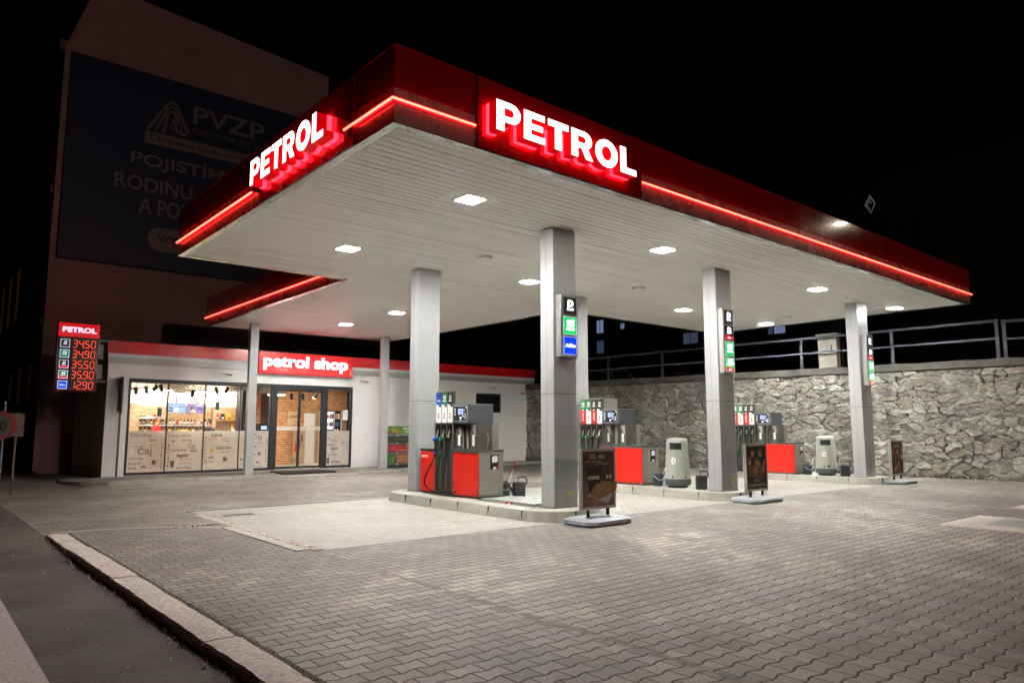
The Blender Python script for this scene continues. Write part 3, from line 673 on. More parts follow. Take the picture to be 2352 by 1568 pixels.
for (x, y, s) in ((5.28, 4.87, 'behind the first front column'), (10.71, 4.95, 'right of the first front column, mid canopy'), (18.65, 5.0, 'right of the second column, far end')):
    b = MB(); b.lathe([(.001, H-.10), (.13, H-.10), (.17, H-.085), (.175, H-.006)], 'soffit', (x, y, 0)); b.cyl((x, y, H-.055), .178, .012, 'alu')
    b.build('loudspeaker', label='round grey ceiling speaker ' + s, cat='loudspeaker', group='round speakers on the soffit')
# ------------------------------------------------------------------ islands
def island(x0, x1, y0, y1, r, label):
    t = thing('pump_island', label, 'pump island', ((x0+x1)/2, (y0+y1)/2, 0), 'raised concrete pump islands')
    def ring(e): return rrect(x0+e, y0+e, x1-e, y1-e, r-e, 8)
    a, c, d = ring(0), ring(.035), ring(.055); n = len(a)
    b = MB(); vs = [(p[0], p[1], -.1) for p in a] + [(p[0], p[1], .02) for p in a] + [(p[0], p[1], .185) for p in c] + [(p[0], p[1], .2) for p in d]
    for k in range(3): b.add(vs, [(k*n+i, k*n+(i+1) % n, (k+1)*n+(i+1) % n, (k+1)*n+i) for i in range(n)], 'concrete', False)
    e = ring(.30); vs2 = [(p[0], p[1], .2) for p in d] + [(p[0], p[1], .2) for p in e]
    b.add(vs2, [(i, (i+1) % n, n+(i+1) % n, n+i) for i in range(n)], 'concrete')
    yy = y0 + r
    while yy < y1 - r + .1:
        b.box((x0-.001, yy-.0015, 0), (x0+.04, yy+.0015, .186), 'gap'); b.box((x0+.045, yy-.003, .19), (x0+.30, yy+.003, .2012), 'gap'); yy += .98
    xm = (x0+x1)/2; b.box((xm-.2, y0-.001, 0), (xm-.197, y0+.04, .186), 'gap')
    b.build('kerb_stones', t)
    b = MB(); b.add([(p[0], p[1], .198) for p in e], [tuple(range(n))], 'pad'); b.build('island_paving', t); return t
island(4.2, 5.95, 1.66, 7.55, .72, 'nearest raised concrete island under pump 1')
island(9.72, 11.42, 1.80, 7.75, .72, 'middle raised concrete island under pump 3')
island(17.2, 18.95, 1.78, 7.75, .72, 'farthest raised concrete island by the stone wall')
b = MB(); b.box((4.72, 2.62, .2), (5.62, 4.22, .245), 'galv', bev=.004)
for i in range(28):
    for j in range(15): 
        xx = 4.76 + j*.057; yy = 2.66 + i*.056
        if (i + j) % 2: b.box((xx, yy, .244), (xx+.03, yy+.007, .2475), 'galv')
        else: b.box((xx+.012, yy-.01, .244), (xx+.019, yy+.02, .2475), 'galv')
b.box((4.66, 2.58, .2), (4.715, 4.26, .212), 'steel_dark')
b.build('floor_hatch', label='galvanised chequer plate hatch cover on the nearest island', cat='hatch')
b = MB(); b.tube([(4.66, 3.32, .225), (4.68, 3.27, .25), (4.64, 3.22, .23), (4.67, 3.17, .235)], .014, 'red', 6); b.tube([(4.66, 3.25, .232), (4.58, 3.18, .215)], .012, 'white', 6); b.tube([(4.62, 3.36, .225), (4.70, 3.28, .226)], .012, 'red', 6)
b.build('rag', label='small crumpled red and white rag on the island edge by the hatch', cat='rag')
# ------------------------------------------------------------------ pumps
def fuelgun(t, x, y, z, cm):
    """a nozzle hanging in its holster at face x, centre y; spout up"""
    t2 = MB(); t2.tube([(x-.06, y-.01, z+.02), (x-.05, y-.03, z+.12), (x-.035, y-.055, z+.22)], [.018, .016, .012], 'alu', 8); sp = t2.build('nozzle', t)
    b = MB(); b.tube([(x-.13, y+.0, z-.0), (x-.10, y, z+.035), (x-.05, y, z+.03), (x-.01, y, z+.05)], [.030, .046, .042, .026], cm, 10)
    b.ball((x-.105, y, z+.015), .046, cm, 1, .8, 1.1); b.build('nozzle_cover', sp)
    b = MB(); b.tube([(x-.09, y, z-.02), (x-.075, y, z-.10), (x-.085, y, z-.20), (x-.09, y, z-.235)], [.026, .020, .018, .018], 'black', 8)
    b.tube([(x-.05, y, z+.0), (x-.015, y, z-.07), (x-.03, y, z-.16), (x-.075, y, z-.19)], .008, 'black', 6); b.build('nozzle_handle', sp)
    b = MB(); b.cyl((x-.09, y, z-.31), .023, .075, cm if cm != 'white_black' else 'white', n=10); b.build('hose_collar', sp)
    return sp
def pump(x, y, cabl, chan, num, label, leftcab, slack):
    """x,y = front lower-right corner of the body (face -X); chan: list of nozzle channels from far to near"""
    n = len(chan); cw = .22 if n == 3 else .208; TW = n*cw; z = .2
    t = thing('fuel_pump', label, 'fuel pump', (x, y, z), 'fuel pumps under the canopy')
    D = .66; yt0 = y + cabl - .05; yt1 = yt0 + TW
    # lower cabinet
    b = MB(); b.box((x+.012, y, z+.05), (x+D, y+cabl, z+.95), 'steel', bev=.006); b.box((x+.03, y+.02, z), (x+D-.02, y+cabl+.1, z+.05), 'steel_dark')
    b.box((x+D*.62, y-.003, z+.40), (x+D-.03, y, z+.403), 'steel_dark')
    c = b.build('cabinet', t)
    b = MB(); b.box((x-.008, y+.012, z+.052), (x+.010, y+cabl-.004, z+.945), 'pump_red', bev=.003)
    for yy in ((y + cabl*.5,) if n == 3 else (y + .25, y+cabl-.25)): b.cyl((0, 0, 0), .012, .006, 'steel_dark', n=10, mtx=FL((x-.008, yy, z+.885)))
    b.build('door_panel', c)
    b = MB(); b.box((x-.02, y-.012, z+.955), (x+D+.012, y+cabl, z+1.01), 'steel_dark', bev=.012); b.box((x-.022, y-.014, z+.95), (x+D+.014, y+cabl, z+.957), 'alu'); b.build('cabinet_top', c)
    # sticker plate on the end
    b = MB(); ex = x + D*.42; b.box((ex, y-.02, z+.60), (ex+.235, y, z+.90), 'black'); b.box((ex-.014, y-.022, z+.60), (ex+.004, y+.0, z+.90), 'alu')
    b.quad([(ex+.06, -.0, z+.74), (ex+.21, -.0, z+.755), (ex+.205, .0, z+.87), (ex+.14, 0, z+.885), (ex+.055, 0, z+.86)], 'whitep', Matrix.Translation((0, y-.0225, 0)))
    b.prism(arc(0, 0, .05, 0, 180, 8), 0, .002, 'whitep', FR((ex+.13, y-.02, z+.605))); b.box((ex+.19, y-.0225, z+.62), (ex+.225, y-.019, z+.68), 'red'); b.build('notice_plate', c)
    # left (far) cabinet
    if leftcab:
        b = MB(); b.box((x+.012, yt1, z+.05), (x+D, yt1+leftcab, z+.95), 'steel', bev=.006); b.box((x+.03, yt1, z), (x+D-.02, yt1+leftcab-.02, z+.05), 'steel_dark'); c2 = b.build('cabinet', t)
        b = MB(); b.box((x-.008, yt1+.02, z+.052), (x+.010, yt1+leftcab-.012, z+.93), 'pump_red', bev=.003)
        b.text('PETROL', .075, FL((x-.0095, yt1+leftcab-.06, z+.80)), 'whitep', off=.004); b.cyl((0, 0, 0), .010, .006, 'alu', n=10, mtx=FL((x-.008, yt1+leftcab*.5, z+.885))); b.build('door_panel', c2)
        b = MB(); b.box((x-.02, yt1, z+.955), (x+D+.012, yt1+leftcab+.012, z+1.01), 'steel_dark', bev=.012); b.build('cabinet_top', c2)
    # hose tower
    b = MB(); b.box((x+.05, yt0+.004, z), (x+D-.05, yt1-.004, z+2.26), 'steel', bev=.004)
    b.box((x+.035, yt0+.006, z+.02), (x+.049, yt1-.006, z+1.55), 'steel_dark')
    for i in range(n+1):
        yy = yt1 - i*cw; b.box((x-.03, yy-.014, z+.02), (x+.05, yy+.014, z+1.58), 'steel_dark'); b.box((x-.032, yy-.004, z+.02), (x-.028, yy+.004, z+1.56), 'steel')
    b.box((x-.012, yt0, z+1.555), (x+.05, yt1, z+2.255), 'steel_dark'); b.box((x-.016, yt0-.006, z+2.255), (x+D-.045, yt1+.004, z+2.266), 'alu')
    tw = b.build('hose_tower', t)
    for i, (cm, top, sub, lower, word) in enumerate(chan):
        ya = yt1 - i*cw - .014; yb = ya - cw + .028; b = MB()
        b.box((x-.018, yb, z+1.99), (x-.013, ya, z+2.235), cm); b.box((x-.018, yb, z+1.575), (x-.013, ya, z+1.99), lower)
        b.add([(x-.0185, ya, z+1.99), (x-.0185, (ya+yb)/2+.02, z+1.965), (x-.0185, (ya+yb)/2, z+1.93), (x-.0185, yb, z+1.92), (x-.0185, yb, z+1.99)], [(0, 1, 2, 3, 4)], cm)
        w = (ya-yb)
        if top == 'AdBlue': b.text(top, .05, FL((x-.0195, (ya+yb)/2, z+2.05)), 'whitep', 'CENTER', off=.002)
        else:
            b.text(top, .12, FL((x-.0195, (ya+yb)/2, z+2.09)), 'whitep', 'CENTER', off=.005, shear=.15, sx=.95)
            b.text(sub, .045, FL((x-.0195, (ya+yb)/2, z+2.045)), 'whitep', 'CENTER', off=.003)
        b.text('petrol', .022, FL((x-.0195, (ya+yb)/2, z+2.21)), 'whitep', 'CENTER')
        tm = {'eco': 'black', 'fuel': 'red', 'power': 'whitep'}[word]
        b.text(word, .085, FL((x-.0195, (ya+yb)/2-.02, z+1.665)) @ Matrix.Rotation(PI/2, 4, 'Z'), tm, off=.003, shear=.2)
        b.prism([(-.022, -.02), (.022, -.02), (.022, .02), (.008, .02), (.008, .03), (-.008, .03), (-.008, .02), (-.022, .02)], 0, .002, 'whitep' if lower == 'red' else 'alu', FL((x-.0185, (ya+yb)/2, z+1.955)))
        b.build('fuel_label', tw)
        # holster
        b = MB(); b.prism([(0, 0), (.09, 0), (.09, .28), (.03, .28)], -.05, .05, 'black', Matrix(((-1, 0, 0, x+.05), (0, 0, 1, (ya+yb)/2), (0, 1, 0, z+1.25), (0, 0, 0, 1)))); b.build('holster', tw)
        gc = {'blue': 'blue', 'green': 'green', 'black': 'black'}[cm]
        ym = (ya+yb)/2; fuelgun(tw, x-.02, ym, z+1.20, gc)
        # hose
        b = MB(); s = slack[i]
        b.tube(bez((x-.11, ym, z+.91), (x-.12, ym+.02, z+.65), (x-.16-s*.1, ym+.05+s*.5, z+.28), (x-.12, ym+.03+s*.35, z+.16), 10)[:-1] + bez((x-.12, ym+.03+s*.35, z+.16), (x-.10, ym+.0, z+.03), (x-.06, ym-.14, z+.045), (x-.02, ym-.26, z+.06 + .1*i/n), 10), .016, 'rubber', 8)
        b.build('hose', tw)
    # display mast
    y0 = y + .13 + (cabl-.95); 
    b = MB(); ym0, ym1 = y0 + .0, yt0 - .01; yw = ym1 - ym0
    b.box((x+.05, ym0, z+1.01), (x+.45, ym0+yw*.30, z+1.56), 'steel_dark'); b.box((x+.05, ym0+yw*.66, z+1.01), (x+.45, ym1, z+1.56), 'steel_dark'); b.box((x+.30, ym0+yw*.30, z+1.01), (x+.45, ym0+yw*.66, z+1.56), 'steel')
    b.box((x+.45, ym0-.02, z+1.01), (x+.62, ym1, z+1.56), 'steel')
    for yy in (.31, .64): b.box((x+.04, ym0+yw*yy, z+1.01), (x+.30, ym0+yw*yy+.02, z+1.56), 'chrome')
    ms = b.build('mast', t)
    for q in (.41, .53):
        pts = []; cy = ym0 + yw*q
        for k in range(110): a = k*.9; pts.append((x+.12 + .024*math.cos(a), cy + .027*math.sin(a), z+1.02 + .52*k/110))
        b = MB(); b.tube(pts, .009, 'alu', 5); b.build('coil_spring', ms)
    for q in (.03, .70):
        ya = ym0 + yw*q; b = MB()
        b.prism([(0, 0), (.15, 0), (.15, -.24), (.13, -.24)], 0, .006, 'alu', FL((x+.046, ya+.16, z+1.53)))
        b.box((x+.044, ya+.05, z+1.09), (x+.049, ya+.12, z+1.32), 'whitep'); b.build('bracket', ms)
    b = MB(); b.tube(bez((x+.3, ym0-.02, z+1.35), (x+.3, ym0-.10, z+1.33), (x+.3, ym0-.08, z+1.15), (x+.3, ym0-.02, z+1.02), 8), .008, 'galv', 6); b.build('cable', ms)
    # display head
    yd0, yd1 = yt0 - .64, yt0 - .03
    b = MB(); b.box((x-.03, yd0, z+1.55), (x+.60, yd1, z+1.965), 'graphite', bev=.012)
    b.box((x-.032, yd0-.004, z+1.962), (x+.602, yd1, z+1.972), 'alu'); b.box((x+.575, yd0-.002, z+1.56), (x+.583, yd0+.002, z+1.955), 'steel_dark'); dh = b.build('display_head', t)
    b = MB(); FL0 = FL((x-.0315, yd1, z+1.55)); ww = yd1 - yd0
    outer = rrect(.03, .055, ww-.10, .385, .03); inner = rrect(.037, .062, ww-.107, .378, .025)
    b.prism(outer, 0, .002, 'whitep', FL0); b.prism(inner, .001, .004, 'black', FL0)
    for i in range(n): b.box((.055, .30-i*.055, .004), (.095, .33-i*.055, .006), 'whitep', FL0)
    b.prism(arc(ww-.135, .345, .02, 0, 330, 10), .004, .006, 'whitep', FL0); b.prism(arc(ww*.60, .165, .024, 0, 330, 10), .004, .006, 'whitep', FL0)
    b.box((ww*.40, .105, .004), (ww*.50, .15, .006), 'ic_edge', FL0); b.box((ww*.38, .08, .004), (ww*.52, .09, .0055), 'whitep', FL0)
    b.box((ww*.62, .275, .004), (ww*.68, .305, .006), 'whitep', FL0); b.box((ww*.62, .215, .004), (ww*.66, .24, .006), 'whitep', FL0)
    b.text(str(num), .15, FL0 @ Matrix.Translation((ww*.72, .11, .006)), 'whitep', 'CENTER', off=.006, shear=.1); b.build('control_panel', dh)
    b = MB(); b.box((ww*.31, .20, .004), (ww*.59, .325, .007), 'lcd', FL0); b.text('0,00', .055, FL0 @ Matrix.Translation((ww*.57, .265, .008)), 'tv_dark', 'RIGHT'); b.text('34,90', .04, FL0 @ Matrix.Translation((ww*.57, .215, .008)), 'tv_dark', 'RIGHT'); b.build('lcd_screen', dh)
    return t
GR, BK, BL = 'green', 'black', 'blue'
pump(4.74, 4.34, .96, [(BL, 'AdBlue', '', 'whitep', 'eco'), (GR, '95', 'natural', 'whitep', 'fuel'), (BK, 'D', 'diesel', 'whitep', 'fuel')], 1, 'nearest fuel pump, number 1, with blue, green and black nozzles', .62, [.75, .12, .05])
P4 = [(GR, '95', 'natural', 'red', 'power'), (GR, '95', 'natural', 'whitep', 'fuel'), (BK, 'D', 'diesel', 'red', 'power'), (BK, 'D', 'diesel', 'whitep', 'fuel')]
pump(10.17, 4.50, 1.40, P4, 3, 'middle fuel pump, number 3, long red cabinet behind the coffee menu sign', 0, [.35, .2, .12, .05])
pump(17.25, 4.18, 1.40, P4, 6, 'farthest fuel pump, long red cabinet in front of the stone wall', 0, [.35, .2, .12, .05])
# ------------------------------------------------------------------ column price boxes
def fuelbox(x, y, z0, z1, tiles, label):
    t = thing('fuel_box', label, 'fuel sign', (x+.22, y, z0), 'lit fuel grade boxes on the columns'); w = .45; d = .14
    b = MB(); b.box((x, y-d, z0), (x+w, y-.002, z1), 'column', bev=.008); b.box((x-.003, y-d+.004, z0+.01), (x, y-.03, z1-.01), 'alu'); b.build('housing', t)
    n = len(tiles); m = .045; hh = (z1-z0-m)/n - m
    for i, k in enumerate(tiles):
        a = z1 - m - (i+1)*hh - i*m; b = MB(); F = FR((x+.055, y-d-.004, a)); w2 = w-.11
        cm = {'D': 'ic_black', 'DP': 'ic_black', '9': 'ic_green', '9P': 'ic_green', 'A': 'ic_blue'}[k]
        b.box((0, 0, 0), (w2, hh, .006), cm, F)
        if cm != 'ic_black':
            for (a0, b0, a1, b1) in ((0, 0, w2, .005), (0, hh-.005, w2, hh), (0, .005, .005, hh-.005), (w2-.005, .005, w2, hh-.005)): b.box((a0, b0, .006), (a1, b1, .008), 'ic_edge', F)
        off = .07 if 'P' in k else 0
        if 'P' in k:
            b.add([(0, 0, .007), (w2, 0, .007), (w2, hh*.25, .007), (w2*.6, hh*.28, .007), (0, hh*.36, .007)], [(0, 1, 2, 3, 4)], 'ic_red', F); b.text('power', .045, F @ Matrix.Translation((w2/2, hh*.11, .009)), 'ic_white', 'CENTER', off=.002)
        if k == 'A': b.text('AdBlue', .085, F @ Matrix.Translation((w2/2, hh*.42, .009)), 'ic_white', 'CENTER', off=.004, shear=.2)
        else:
            b.text('D' if k[0] == 'D' else '95', .17, F @ Matrix.Translation((w2/2, hh*.46 + off*.3, .009)), 'ic_white', 'CENTER', off=.012, shear=.12, sx=1.15)
            b.text('diesel' if k[0] == 'D' else 'natural', .075, F @ Matrix.Translation((w2/2, hh*.24 + off, .009)), 'ic_white', 'CENTER', off=.004, shear=.1)
        b.build('grade_tile', t)
fuelbox(4.85, 2.12, 2.99, 4.17, ['D', '9', 'A'], 'lit box on the nearest column with black, green and blue tiles')
fuelbox(10.22, 2.16, 2.94, 4.50, ['D', 'DP', '9', '9P'], 'lit box with four fuel tiles on the middle front column')
fuelbox(17.80, 2.14, 2.94, 4.50, ['D', 'DP', '9', '9P'], 'lit box with four fuel tiles on the far right column')
# ------------------------------------------------------------------ bins, buckets, cans
def bin_(x, y, label, knob):
    t = thing('litter_bin', label, 'litter bin', (x, y, .2), 'litter bins on the islands'); z = .2
    b = MB(); b.lathe([(.001, 0), (.22, 0), (.22, .085), (.001, .085)], 'black', (x, y, z), 24, pw=3)
    b.lathe([(.001, .06), (.27, .06), (.295, .09), (.30, .21), (.28, .225), (.001, .23)], 'bin_grey', (x, y, z), 28, pw=2.6); b.build('base', t)
    b = MB(); b.lathe([(.285, .215), (.283, .30), (.268, .60), (.252, .90), (.245, 1.12), (.236, 1.17), (.20, 1.205), (.10, 1.215), (.001, 1.217)], 'bin', (x, y, z), 32, pw=2.6)
    for a in (PI*1.08, PI*1.42): b.box((-.02, -.02, 0), (.02, .02, .004), 'black', Matrix.Translation((x + .284*1.06*math.cos(a), y + .284*1.06*math.sin(a), z+.27)) @ Matrix.Rotation(a + PI/2, 4, 'Z') @ Matrix.Rotation(PI/2, 4, 'X'))
    sh = b.build('shell', t)
    # opening facing the camera-left
    b = MB(); vs = []
    for zz in (.93, 1.10):
        for i in range(9):
            a = R(172 + i*8.5); q = (abs(math.cos(a))**2.6 + abs(math.sin(a))**2.6)**(-1/2.6); r = .2555*q; vs.append((x + r*math.cos(a), y + r*math.sin(a), z+zz))
    b.add(vs, [(i, i+1, 9+i+1, 9+i) for i in range(8)], 'black'); b.build('slot', sh)
    b = MB(); a = R(196); q = (abs(math.cos(a))**2.6 + abs(math.sin(a))**2.6)**(-1/2.6); r = .268*q
    MTx = Matrix.Translation((x + r*math.cos(a), y + r*math.sin(a), z+.66)) @ Matrix.Rotation(a + PI/2 , 4, 'Z') @ Matrix.Rotation(PI/2, 4, 'X') @ Matrix.Rotation(R(-2), 4, 'X')
    b.prism([(.062*math.cos(q*PI/12), .082*math.sin(q*PI/12)) for q in range(24)], 0, .004, 'whitep', MTx)
    b.box((-.035, -.035, .004), (-.028, .045, .006), 'bin_grey', MTx); b.box((.0, -.045, .004), (.03, -.0, .006), 'bin_grey', MTx); b.box((.003, .005, .004), (.012, .035, .006), 'bin_grey', MTx); b.ball((.008, .045, .005), .008, 'bin_grey', mtx=MTx, n=8, k=4)
    b.build('pictogram', sh)
    if knob:
        b = MB(); a = R(218); r = .285*1.1; b.ball((x + r*math.cos(a), y + r*math.sin(a), z+.30), .045, 'bin_grey'); b.build('lock_knob', sh)
bin_(10.40, 3.58, 'pale grey-green litter bin on the middle island beside a bucket', False)
bin_(17.76, 3.42, 'pale grey-green litter bin on the far island near the stone wall', True)
def bucket(x, y, rz_, label, squeegee, handle_up):
    z = .2; t = thing('bucket', label, 'bucket', (x, y, z), 'grey wash buckets on the islands')
    b = MB(); Mx = Matrix.Translation((x, y, z)) @ Matrix.Rotation(rz_, 4, 'Z')
    b.lathe([(.001, .0), (.105, 0), (.112, .01), (.145, .27), (.156, .272), (.156, .30), (.143, .302), (.140, .27), (.108, .02), (.001, .02)], 'bucket', (0, 0, 0), 24, 1.0, 1.0, Mx, 2.3)
    b.prism(rrect(-.04, -.172, .04, -.14, .012), .235, .298, 'bucket', Mx); b.build('pail', t)
    b = MB(); pts = [(-.155 + .31*i/12, -.05 - .12*math.sin(PI*i/12), .27 - .12*math.sin(PI*i/12)) for i in range(13)] if not handle_up else [(-.155*math.cos(PI*i/12), .0, .28 + .10*math.sin(PI*i/12)) for i in range(13)]
    b.tube(pts, .005, 'whitep', 6, Mx); b.build('handle', t)
    return t
bucket(5.56, 4.50, R(-30), 'grey bucket by the nearest pump with the squeegee in it', True, False)
bucket(10.44, 4.22, R(-30), 'grey bucket with drooping white handle beside the middle bin', False, False)
bucket(17.64, 3.98, R(-30), 'grey bucket beside the far litter bin', False, False)
def squeegee(p, q, col, label):
    t = thing('squeegee', label, 'squeegee', (q[0], q[1], q[2]), 'window squeegees in the buckets'); p, q = Vector(p), Vector(q)
    b = MB(); b.tube([q, p + (q-p)*.22], .010, 'whitep', 8); b.build('stick', t)
    b = MB(); b.tube([p + (q-p)*.22, p], [.013, .016], col, 8); b.build('grip', t)
    b = MB(); b.box((-.09, -.012, -.01), (.09, .012, .03), 'black', Matrix.Translation(q)); b.build('blade', t)
squeegee((5.76, 4.38, .93), (5.60, 4.50, .26), 'red', 'white window squeegee with red grip standing in the nearest bucket')
squeegee((10.60, 4.07, .70), (10.44, 4.22, .26), 'whitep', 'white stick leaning out of the bucket beside the middle bin')
squeegee((17.82, 3.86, .70), (17.66, 3.98, .26), 'whitep', 'white stick leaning out of the farthest bucket')
def wcan(x, y, rz_, label, spout):
    z = .2; t = thing('watering_can', label, 'watering can', (x, y, z), 'black watering cans on the islands'); Mx = Matrix.Translation((x, y, z)) @ Matrix.Rotation(rz_, 4, 'Z')
    b = MB(); prof = [(.001, 0), (.125, 0)]
    for k in range(4): prof += [(.128, .02 + k*.075), (.128, .075 + k*.075), (.122, .083 + k*.075)]
    prof += [(.124, .325), (.11, .335), (.001, .337)]
    b.lathe(prof, 'can', (0, 0, 0), 24, 1.08, .8, Mx, 2.8); b.build('body', t)
    b = MB(); b.tube([(-.02, 0, .33), (-.02, 0, .41), (.02, 0, .435), (.13, 0, .43), (.165, 0, .39), (.16, 0, .30), (.13, 0, .24)], .016, 'can', 8, Mx); b.build('handle', t)
    if spout: b = MB(); b.tube([(-.10, 0, .08), (-.17, 0, .20), (-.30, 0, .36)], [.038, .026, .018], 'can', 10, Mx); b.build('spout', t)
wcan(5.63, 4.10, R(-48), 'black ribbed watering can with spout beside the nearest bucket', True)
wcan(10.36, 2.86, R(-45), 'black ribbed can with looped handle against the middle front column', False)
wcan(17.72, 2.82, R(-45), 'black ribbed can between the far bin and the right column', False)
# ------------------------------------------------------------------ pavement signs
def poster_coffee(b, F, w, h):
    b.box((0, 0, 0), (w, h, .003), pm('poster_brown', (.07, .038, .03), .4, 0, .5, 2.5), F)
    b.box((0, 0, .003), (w, h*.44, .004), pm('poster_wood', (.16, .095, .07), .4, 0, .5, 6, stretch=(1, 1, 6)), F)
    for q in (.12, .26, .36): b.box((0, h*q, .0045), (w, h*q+.005, .005), 'black', F)
    T = lambda x, y, z=.006: F @ Matrix.Translation((x, y, z))
    b.text('XXL', .115, T(w*.22, h*.87), 'alu', sx=.75, off=.003); b.text('MENU', .085, T(w*.50, h*.87), 'alu', sx=.75, off=.002)
    b.text('Káva a čerstvé pečivo', .052, T(w*.10, h*.80), 'alu', shear=.2, sx=.85); b.text('dle vlastního výběru', .052, T(w*.40, h*.755), 'alu', shear=.2, sx=.8)
    cup = pm('paper_cup', (.012, .010, .010), .5); b.add([(w*.08, h*.715, .006), (w*.60, h*.715, .006), (w*.52, h*.26, .006), (w*.20, h*.26, .006)], [(3, 2, 1, 0)], cup, False, F)
    b.add([(w*.06, h*.72, .007), (w*.62, h*.72, .007), (w*.61, h*.70, .007), (w*.07, h*.70, .007)], [(3, 2, 1, 0)], 'can', False, F)
    b.text('COFFEE', .078, T(w*.34, h*.49, .008), 'alu', 'CENTER', off=.004, sx=1.08)
    b.prism(rrect(w*.66, h*.47, w*.99, h*.56, .02), .006, .008, cup, F); b.text('59 Kč', .085, T(w*.83, h*.495, .009), 'whitep', 'CENTER', sx=.75, off=.003)
    nap = pm('napkin', (.34, .34, .36), .7); b.add([(w*.12, h*.20, .007), (w*.35, h*.26, .007), (w*.40, h*.14, .007)], [(2, 1, 0)], nap, False, F); b.add([(w*.45, h*.11, .007), (w*.99, h*.24, .007), (w*.80, h*.04, .007)], [(2, 1, 0)], nap, False, F)
    cr1 = pm('crust', (.26, .125, .045), .4, 0, .35, 9)
    path = [(.40, .10, .075), (.36, .16, .095), (.38, .23, .11), (.48, .29, .125), (.64, .31, .125), (.82, .33, .11), (.97, .34, .09)]
    for k, (px, py, pr) in enumerate(path): b.ball((w*px, h*py, .006), pr, cr1, 1, 1, .06, 14, 4, F @ Matrix.Translation((0, 0, .002*k)))
def poster_buns(b, F, w, h):
    b.box((0, 0, 0), (w, h, .003), pm('poster_dark', (.018, .012, .010), .4, 0, .6, 2.5), F)
    br = pm('bun', (.20, .085, .035), .5, 0, .5, 12); cr = pm('bun_light', (.45, .27, .15), .5, 0, .3, 10); wd = pm('board', (.14, .07, .035), .5, 0, .5, 8)
    b.add([(w*.05, h*.30, .0035), (w*.75, h*.22, .0035), (w*.95, h*.45, .0035), (w*.10, h*.55, .0035)], [(0, 1, 2, 3)], wd, False, F)
    for (px, py, r) in ((.42, .44, .13), (.83, .45, .10), (.50, .62, .085), (.62, .57, .08), (.90, .60, .07), (.30, .82, .08)):
        b.ball((w*px, h*py, .006), r, br, 1, 1, .06, 16, 4, F)
        pts = [(w*px + r*.8*(k/26)*math.cos(k*.55), h*py + r*.8*(k/26)*math.sin(k*.55), .006 + r*.06) for k in range(27)]; b.tube(pts, .006, cr, 5, F)
    for (px, py) in ((.70, .88), (.15, .70)):
        b.prism([(w*px + .07*math.cos(q*PI/10), h*py + .045*math.sin(q*PI/10)) for q in range(20)], .008, .012, 'tan', F); b.prism([(w*px + .052*math.cos(q*PI/10), h*py + .032*math.sin(q*PI/10)) for q in range(20)], .012, .014, 'black', F)
        b.add([(w*px-.068, h*py, .009), (w*px-.05, h*py-.13, .009), (w*px+.05, h*py-.13, .009), (w*px+.068, h*py, .009)], [(0, 1, 2, 3)], 'tan', False, F)
    T = lambda x, y, z=.012: F @ Matrix.Translation((x, y, z))
    b.text('KŘUPAVÉ', .075, T(w*.5, h*.165), 'alu', 'CENTER', sx=.8); b.text('SLADKÉ PEČIVO', .115, T(0, 0), 'whitep', fit=(w*.06, w*.95, h*.055, h*.135))
def poster_dog(b, F, w, h):
    b.box((0, 0, 0), (w, h, .003), pm('poster_choc', (.06, .022, .014), .4, 0, .6, 2.5), F); T = lambda x, y, z=.012: F @ Matrix.Translation((x, y, z))
    b.text('GRILOVANÝ', .06, T(w*.5, h*.92), 'tan', 'CENTER', sx=.8); b.text('HOT-DOG', .12, T(0, 0), 'alu', fit=(w*.18, w*.74, h*.81, h*.89), off=.004)
    bun = pm('roll', (.42, .22, .09), .5, 0, .35, 8); sau = pm('sausage', (.14, .03, .015), .35); mus = pm('mustard', (.5, .28, .03), .4)
    b.ball((w*.55, h*.68, .006), .10, mus, 1, .8, .06, 16, 4, F); b.ball((w*.2, h*.66, .006), .09, 'red', .8, 1, .06, 14, 4, F); b.ball((w*.92, h*.72, .006), .07, 'tan', 1, 1, .06, 14, 4, F); b.ball((w*.9, h*.52, .006), .08, 'white', 1, 1, .06, 14, 4, F)
    b.tube([(w*.2, h*.12, .01), (w*.45, h*.22, .01), (w*.68, h*.38, .01)], [.06, .075, .05], bun, 8, F @ Matrix.Diagonal((1, 1, .15, 1))); b.tube([(w*.35, h*.25, .03), (w*.55, h*.36, .03), (w*.66, h*.48, .03)], .03, sau, 8, F @ Matrix.Diagonal((1, 1, .3, 1)))
    b.ball((w*.30, h*.44, .006), .09, sau, 1, 1.3, .06, 14, 4, F); b.ball((w*.62, h*.53, .006), .06, bun, 1, 1.6, .06, 14, 4, F)
